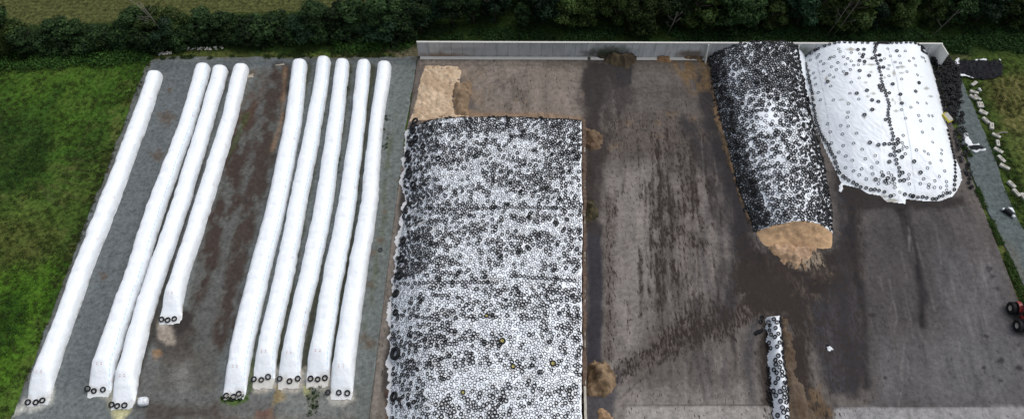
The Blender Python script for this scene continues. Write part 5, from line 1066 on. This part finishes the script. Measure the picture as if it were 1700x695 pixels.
def trunk_variant(seed, h, R):
    r = random.Random(seed); mb = MB(); bend = [Vector((r.uniform(-.25, .25) * t, r.uniform(-.25, .25) * t, h * .8 * t / 4)) for t in range(5)]
    mb.tube(bend, [.26, .2, .15, .1, .04], 7)
    for k_ in range(6):
        z0 = bend[1].lerp(bend[3], k_ / 6); an = k_ * 1.05 + r.random(); mb.tube([z0, z0 + Vector((math.cos(an) * R * .35, math.sin(an) * R * .35, h * .12)), z0 + Vector((math.cos(an) * R * .7, math.sin(an) * R * .7, h * .22))], [.09, .06, .02], 5)
    return mesh('tree_trunk', np.array(mb.v), mb.f, M['bark'], True)
PAL = [GREENS, [lin(66, 84, 40), lin(56, 76, 38), lin(74, 92, 46)], [lin(40, 64, 44), lin(36, 56, 38), lin(46, 70, 46)]]
TV = [(crown_variant(100 + i, 8.0, (2.9, 2.5, 3.3)[i % 3], (5200, 3600, 6000)[i % 3], (.42, .5, .36)[i % 3], .12, PAL[(i // 2) % 3]), trunk_variant(i, 8.0, 2.9), 8.0) for i in range(6)]
BV = [(crown_variant(200 + i, 3.6, 2.1, 3600, .36, .02), trunk_variant(30 + i, 3.2, 1.8), 3.6) for i in range(4)]
def tree(name, x, y, h, wide, var, label, cat, group, rz):
    c, t_, h0 = var; e = empty(name, (x, y, -.15), label, cat, group, rz); s = h / h0; e.scale = (s * wide, s * wide, s)
    link('trunk', t_, e); link('crown', c, e); return e
ORD = ['first', 'second', 'third', 'fourth', 'fifth', 'sixth', 'seventh', 'eighth', 'ninth', 'tenth', 'eleventh', 'twelfth', 'thirteenth', 'fourteenth', 'fifteenth', 'sixteenth', 'seventeenth', 'eighteenth', 'nineteenth', 'twentieth'] + ['twenty-' + q for q in ('first', 'second', 'third', 'fourth', 'fifth', 'sixth', 'seventh', 'eighth', 'ninth')] + ['thirtieth'] + ['thirty-' + q for q in ('first', 'second', 'third', 'fourth', 'fifth', 'sixth', 'seventh', 'eighth', 'ninth')]
rt = random.Random(5)
# belt behind the wall
for ri, (Yr, x0, x1, stp, hh, nm) in enumerate(((WALLY + 8.5, P(700, 60)[0], P(1790, 60)[0], 4.6, 7.5, 'front'), (WALLY + 13.5, P(690, 60)[0], P(1850, 60)[0], 4.9, 9.5, 'middle'), (WALLY + 19.5, P(760, 40)[0], P(1850, 50)[0], 5.6, 11, 'back'))):
    x = x0; k = 0
    while x < x1:
        h = hh * rt.uniform(.66, 1.25)
        tree('broadleaf_tree', x + rt.uniform(-1, 1), Yr + rt.uniform(-1.1, 1.1), h, rt.uniform(.95, 1.3), TV[rt.randrange(6)], f'{ORD[k]} tree from the left in the {nm} row of the dark belt behind the wall', 'tree', 'trees in the dark belt behind the concrete wall', rt.uniform(0, 6.28)); k += 1; x += stp * rt.uniform(.85, 1.15)
# hedge on the left: front and back row
tops = ([-60, 0, 40, 60, 120, 200, 240, 340, 430, 520, 600, 700], [20, 15, 28, 44, 42, 42, 28, 22, 24, 18, 12, 2])
for nm, dvb, stp, fr in (('front', 0, 22, .62), ('back', -9, 25, .95)):
    k = 0; u = -45
    while u < 700:
        vb = float(np.interp(u, [-40, 100, 220, 320, 700], [90, 86, 78, 68, 62])) + dvb; x, y, _ = P(u, vb + rt.uniform(-2, 2)); tv = np.interp(u, *tops); h = max(2.6, (vb - tv) / 6.9 * fr) * rt.uniform(.6, 1.3)
        if nm == 'front': h = min(h, 6)
        big_ = h > 4.6; tree('hedge_tree' if big_ else 'hedge_bush', x, y, h, rt.uniform(1, 1.35) * (1.15 if big_ and h < 7 else 1), TV[rt.randrange(6)] if big_ else BV[rt.randrange(4)], f'{ORD[k]} bush from the left in the {nm} row of the hedge behind the bags', 'bush', 'bushes in the dark hedge behind the bags', rt.uniform(0, 6.28)); k += 1
        u += stp * rt.uniform(.85, 1.15) * (1 if h < 5 else 1.15)
# dead trees
def dead(u, v, top, h, lean, label, n=9, seed=1, rr=.09):
    r = random.Random(seed); x, y, _ = P(u, v); mb = MB(); tp = Vector((lean, 0, h)); mb.tube([(0, 0, 0), tp * .5 + Vector((.1, 0, 0)), tp], [rr, rr * .7, rr * .25], 6); e = empty('dead_tree', (x, y, -.1), label, 'dead tree')
    mb.build('trunk', M['deadwood'], e, True)
    for k_ in range(n):
        q = tp * (.4 + .55 * k_ / n); an = r.uniform(0, 6.28); L_ = h * .22 * r.uniform(.6, 1.3); d_ = Vector((math.cos(an), math.sin(an), .9)) * L_
        mb = MB(); mb.tube([q, q + d_ * .6, q + d_ + Vector((0, 0, .2))], [rr * .4, rr * .25, .015], 5); mb.tube([q + d_ * .6, q + d_ * .8 + Vector((.3, .2, .3))], [rr * .2, .012], 4); mb.build('branch', M['deadwood'], e, True)
dead(283, 74, 0, 9.5, -1.2, 'bare grey dead tree rising above the hedge behind the bags', 14, 2, .09)
dead(1372, 60, 0, 8, 1.3, 'thin pale dead trunk leaning right before the dark belt, left one', 3, 4, .07)
dead(1382, 61, 0, 9, 1.6, 'thin pale dead trunk leaning right before the dark belt, right one', 3, 6, .07)
dead(1106, 62, 0, 6, .9, 'small bare dead tree before the dark belt behind the middle wall', 8, 9, .06)
dead(1545, 62, 0, 6.5, 1.8, 'short pale leaning trunk near the right end of the wall', 3, 12, .07)

# undergrowth and weeds: ground cover nobody could count
def cover(name, polys, n, rad, size, cols, label, zh=.5, seed=3):
    r = np.random.default_rng(seed); pts = []
    for px, wgt in polys:
        W = [P(*q)[:2] for q in px]; a = np.array(W); m = int(n * wgt); X = a[:, 0].min() + (np.ptp(a[:, 0])) * r.random(m * 4); Y = a[:, 1].min() + np.ptp(a[:, 1]) * r.random(m * 4)
        k_ = inside(X, Y, W) & (fbm(X * .35, Y * .35, 3, seed) > .44); pts.append(np.stack([X[k_], Y[k_]], 1)[:m])
    pts = np.concatenate(pts); C_ = np.concatenate([pts, r.random((len(pts), 1)) * zh * .4], 1); V, Fq, c = leaf_cloud(C_, rad * (.5 + r.random(len(C_))), len(C_) * 22, size, cols, seed, zh)
    V[:, 2] = np.maximum(V[:, 2], -.1); me = mesh(name, V, Fq, M['leaf'], False, {'Col': c}); return props(link(name, me), label, 'ground cover', None, 'stuff')
LG = [lin(64, 100, 44), lin(54, 86, 38), lin(76, 112, 50)]
cover('undergrowth', [([(-40, 88), (60, 84), (240, 86), (255, 98), (180, 108), (100, 112), (-40, 118)], .8), ([(560, 72), (700, 66), (700, 80), (560, 88)], .2)], 800, .8, .3, LG, 'lush light green undergrowth at the foot of the left hedge', .9, 5)
cover('undergrowth', [([(700, 50), (1720, 48), (1720, 70), (700, 66)], 1.0)], 1300, .7, .28, [lin(50, 84, 40), lin(42, 66, 34), lin(36, 54, 30)], 'dark undergrowth between the back wall and the tree belt', .7, 9)
cover('undergrowth', [([(1565, 64), (1740, 60), (1740, 92), (1620, 92), (1565, 84)], 1.0)], 420, .8, .3, [lin(56, 90, 44), lin(46, 72, 36)], 'green undergrowth right of the wall end', .8, 13)
cover('weeds', [([(1600, 240), (1612, 250), (1618, 300), (1650, 370), (1700, 480), (1735, 560), (1700, 510), (1690, 490), (1634, 350), (1606, 290)], .6), ([(1600, 130), (1625, 150), (1665, 230), (1710, 330), (1740, 420), (1700, 380), (1680, 345), (1645, 250)], .4)], 900, .28, .16, LG + [lin(96, 96, 58)], 'ragged weeds along both sides of the gravel path', .6, 17)
cover('weeds', [([(-30, 190), (60, 195), (95, 230), (60, 300), (-30, 330)], .45), ([(-30, 490), (60, 470), (40, 560), (-30, 620)], .2), ([(30, 210), (80, 220), (70, 290), (20, 300)], .1)], 520, .45, .16, [lin(46, 74, 32), lin(40, 62, 30), lin(58, 86, 34)], 'taller dark weeds in the grass left of the bags', .5, 19)
cover('weeds', [([(258, 92), (470, 92), (470, 97), (255, 99)], .3), ([(470, 84), (690, 80), (690, 94), (470, 97)], .7)], 340, .3, .17, LG + [lin(86, 80, 54)], 'patchy weeds on the bank between the hedge and the gravel', .5, 23)
cover('weeds', [([(500, 115), (508, 115), (470, 300), (460, 300)], .2), ([(574, 115), (584, 115), (562, 300), (554, 300)], .2), ([(368, 658), (412, 656), (410, 664), (370, 667)], .15), ([(640, 190), (650, 190), (640, 260), (630, 260)], .1), ([(511, 642), (532, 640), (526, 690), (512, 690)], .15), ([(1206, 200), (1212, 200), (1222, 280), (1216, 280)], .0)], 240, .2, .13, [lin(66, 96, 44), lin(58, 80, 38)], 'small weeds growing between the bags', .4, 29)
cover('grass_tufts', [([(-40, 110), (240, 104), (228, 130), (120, 420), (10, 690), (-40, 690)], 1.0)], 1500, .4, .15, [lin(70, 96, 40), lin(58, 84, 32), lin(84, 104, 50), lin(92, 96, 56)], 'rough grass tufts over the field left of the bags', .22, 37)
cover('grass_tufts', [([(236, 104), (250, 104), (140, 380), (22, 690), (4, 690), (120, 390)], 1.0)], 260, .28, .15, [lin(76, 96, 44), lin(88, 92, 56)], 'ragged grass verge creeping over the left gravel edge', .3, 41)
cover('grass_tufts', [([(1610, 100), (1740, 96), (1740, 420), (1700, 360), (1640, 230)], 1.0)], 600, .35, .14, [lin(84, 96, 48), lin(70, 88, 40), lin(104, 100, 64)], 'rough dry grass right of the path-side blocks', .22, 43)
# pale rubble by the hedge
def rubble(polys, n, label, seed):
    r = random.Random(seed); mb = MB()
    for px in polys:
        W = [P(*q)[:2] for q in px]; a = np.array(W); c_ = 0
        while c_ < n:
            x, y = r.uniform(a[:, 0].min(), a[:, 0].max()), r.uniform(a[:, 1].min(), a[:, 1].max())
            if not inside(np.array(x), np.array(y), W): continue
            s_ = r.uniform(.12, .4); mb.box((x, y, s_ * .25), (s_, s_ * r.uniform(.5, 1), s_ * .6), r.uniform(0, 3), r.uniform(-.3, .3), r.uniform(-.3, .3), bev=s_ * .2); c_ += 1
    props(mb.build('rubble', M['concrete']), label, 'rubble', None, 'stuff')
rubble([[(310, 80), (370, 78), (370, 83), (310, 84)], [(262, 88), (285, 86), (285, 90), (262, 92)]], 40, 'pale stone rubble at the foot of the hedge', 3)
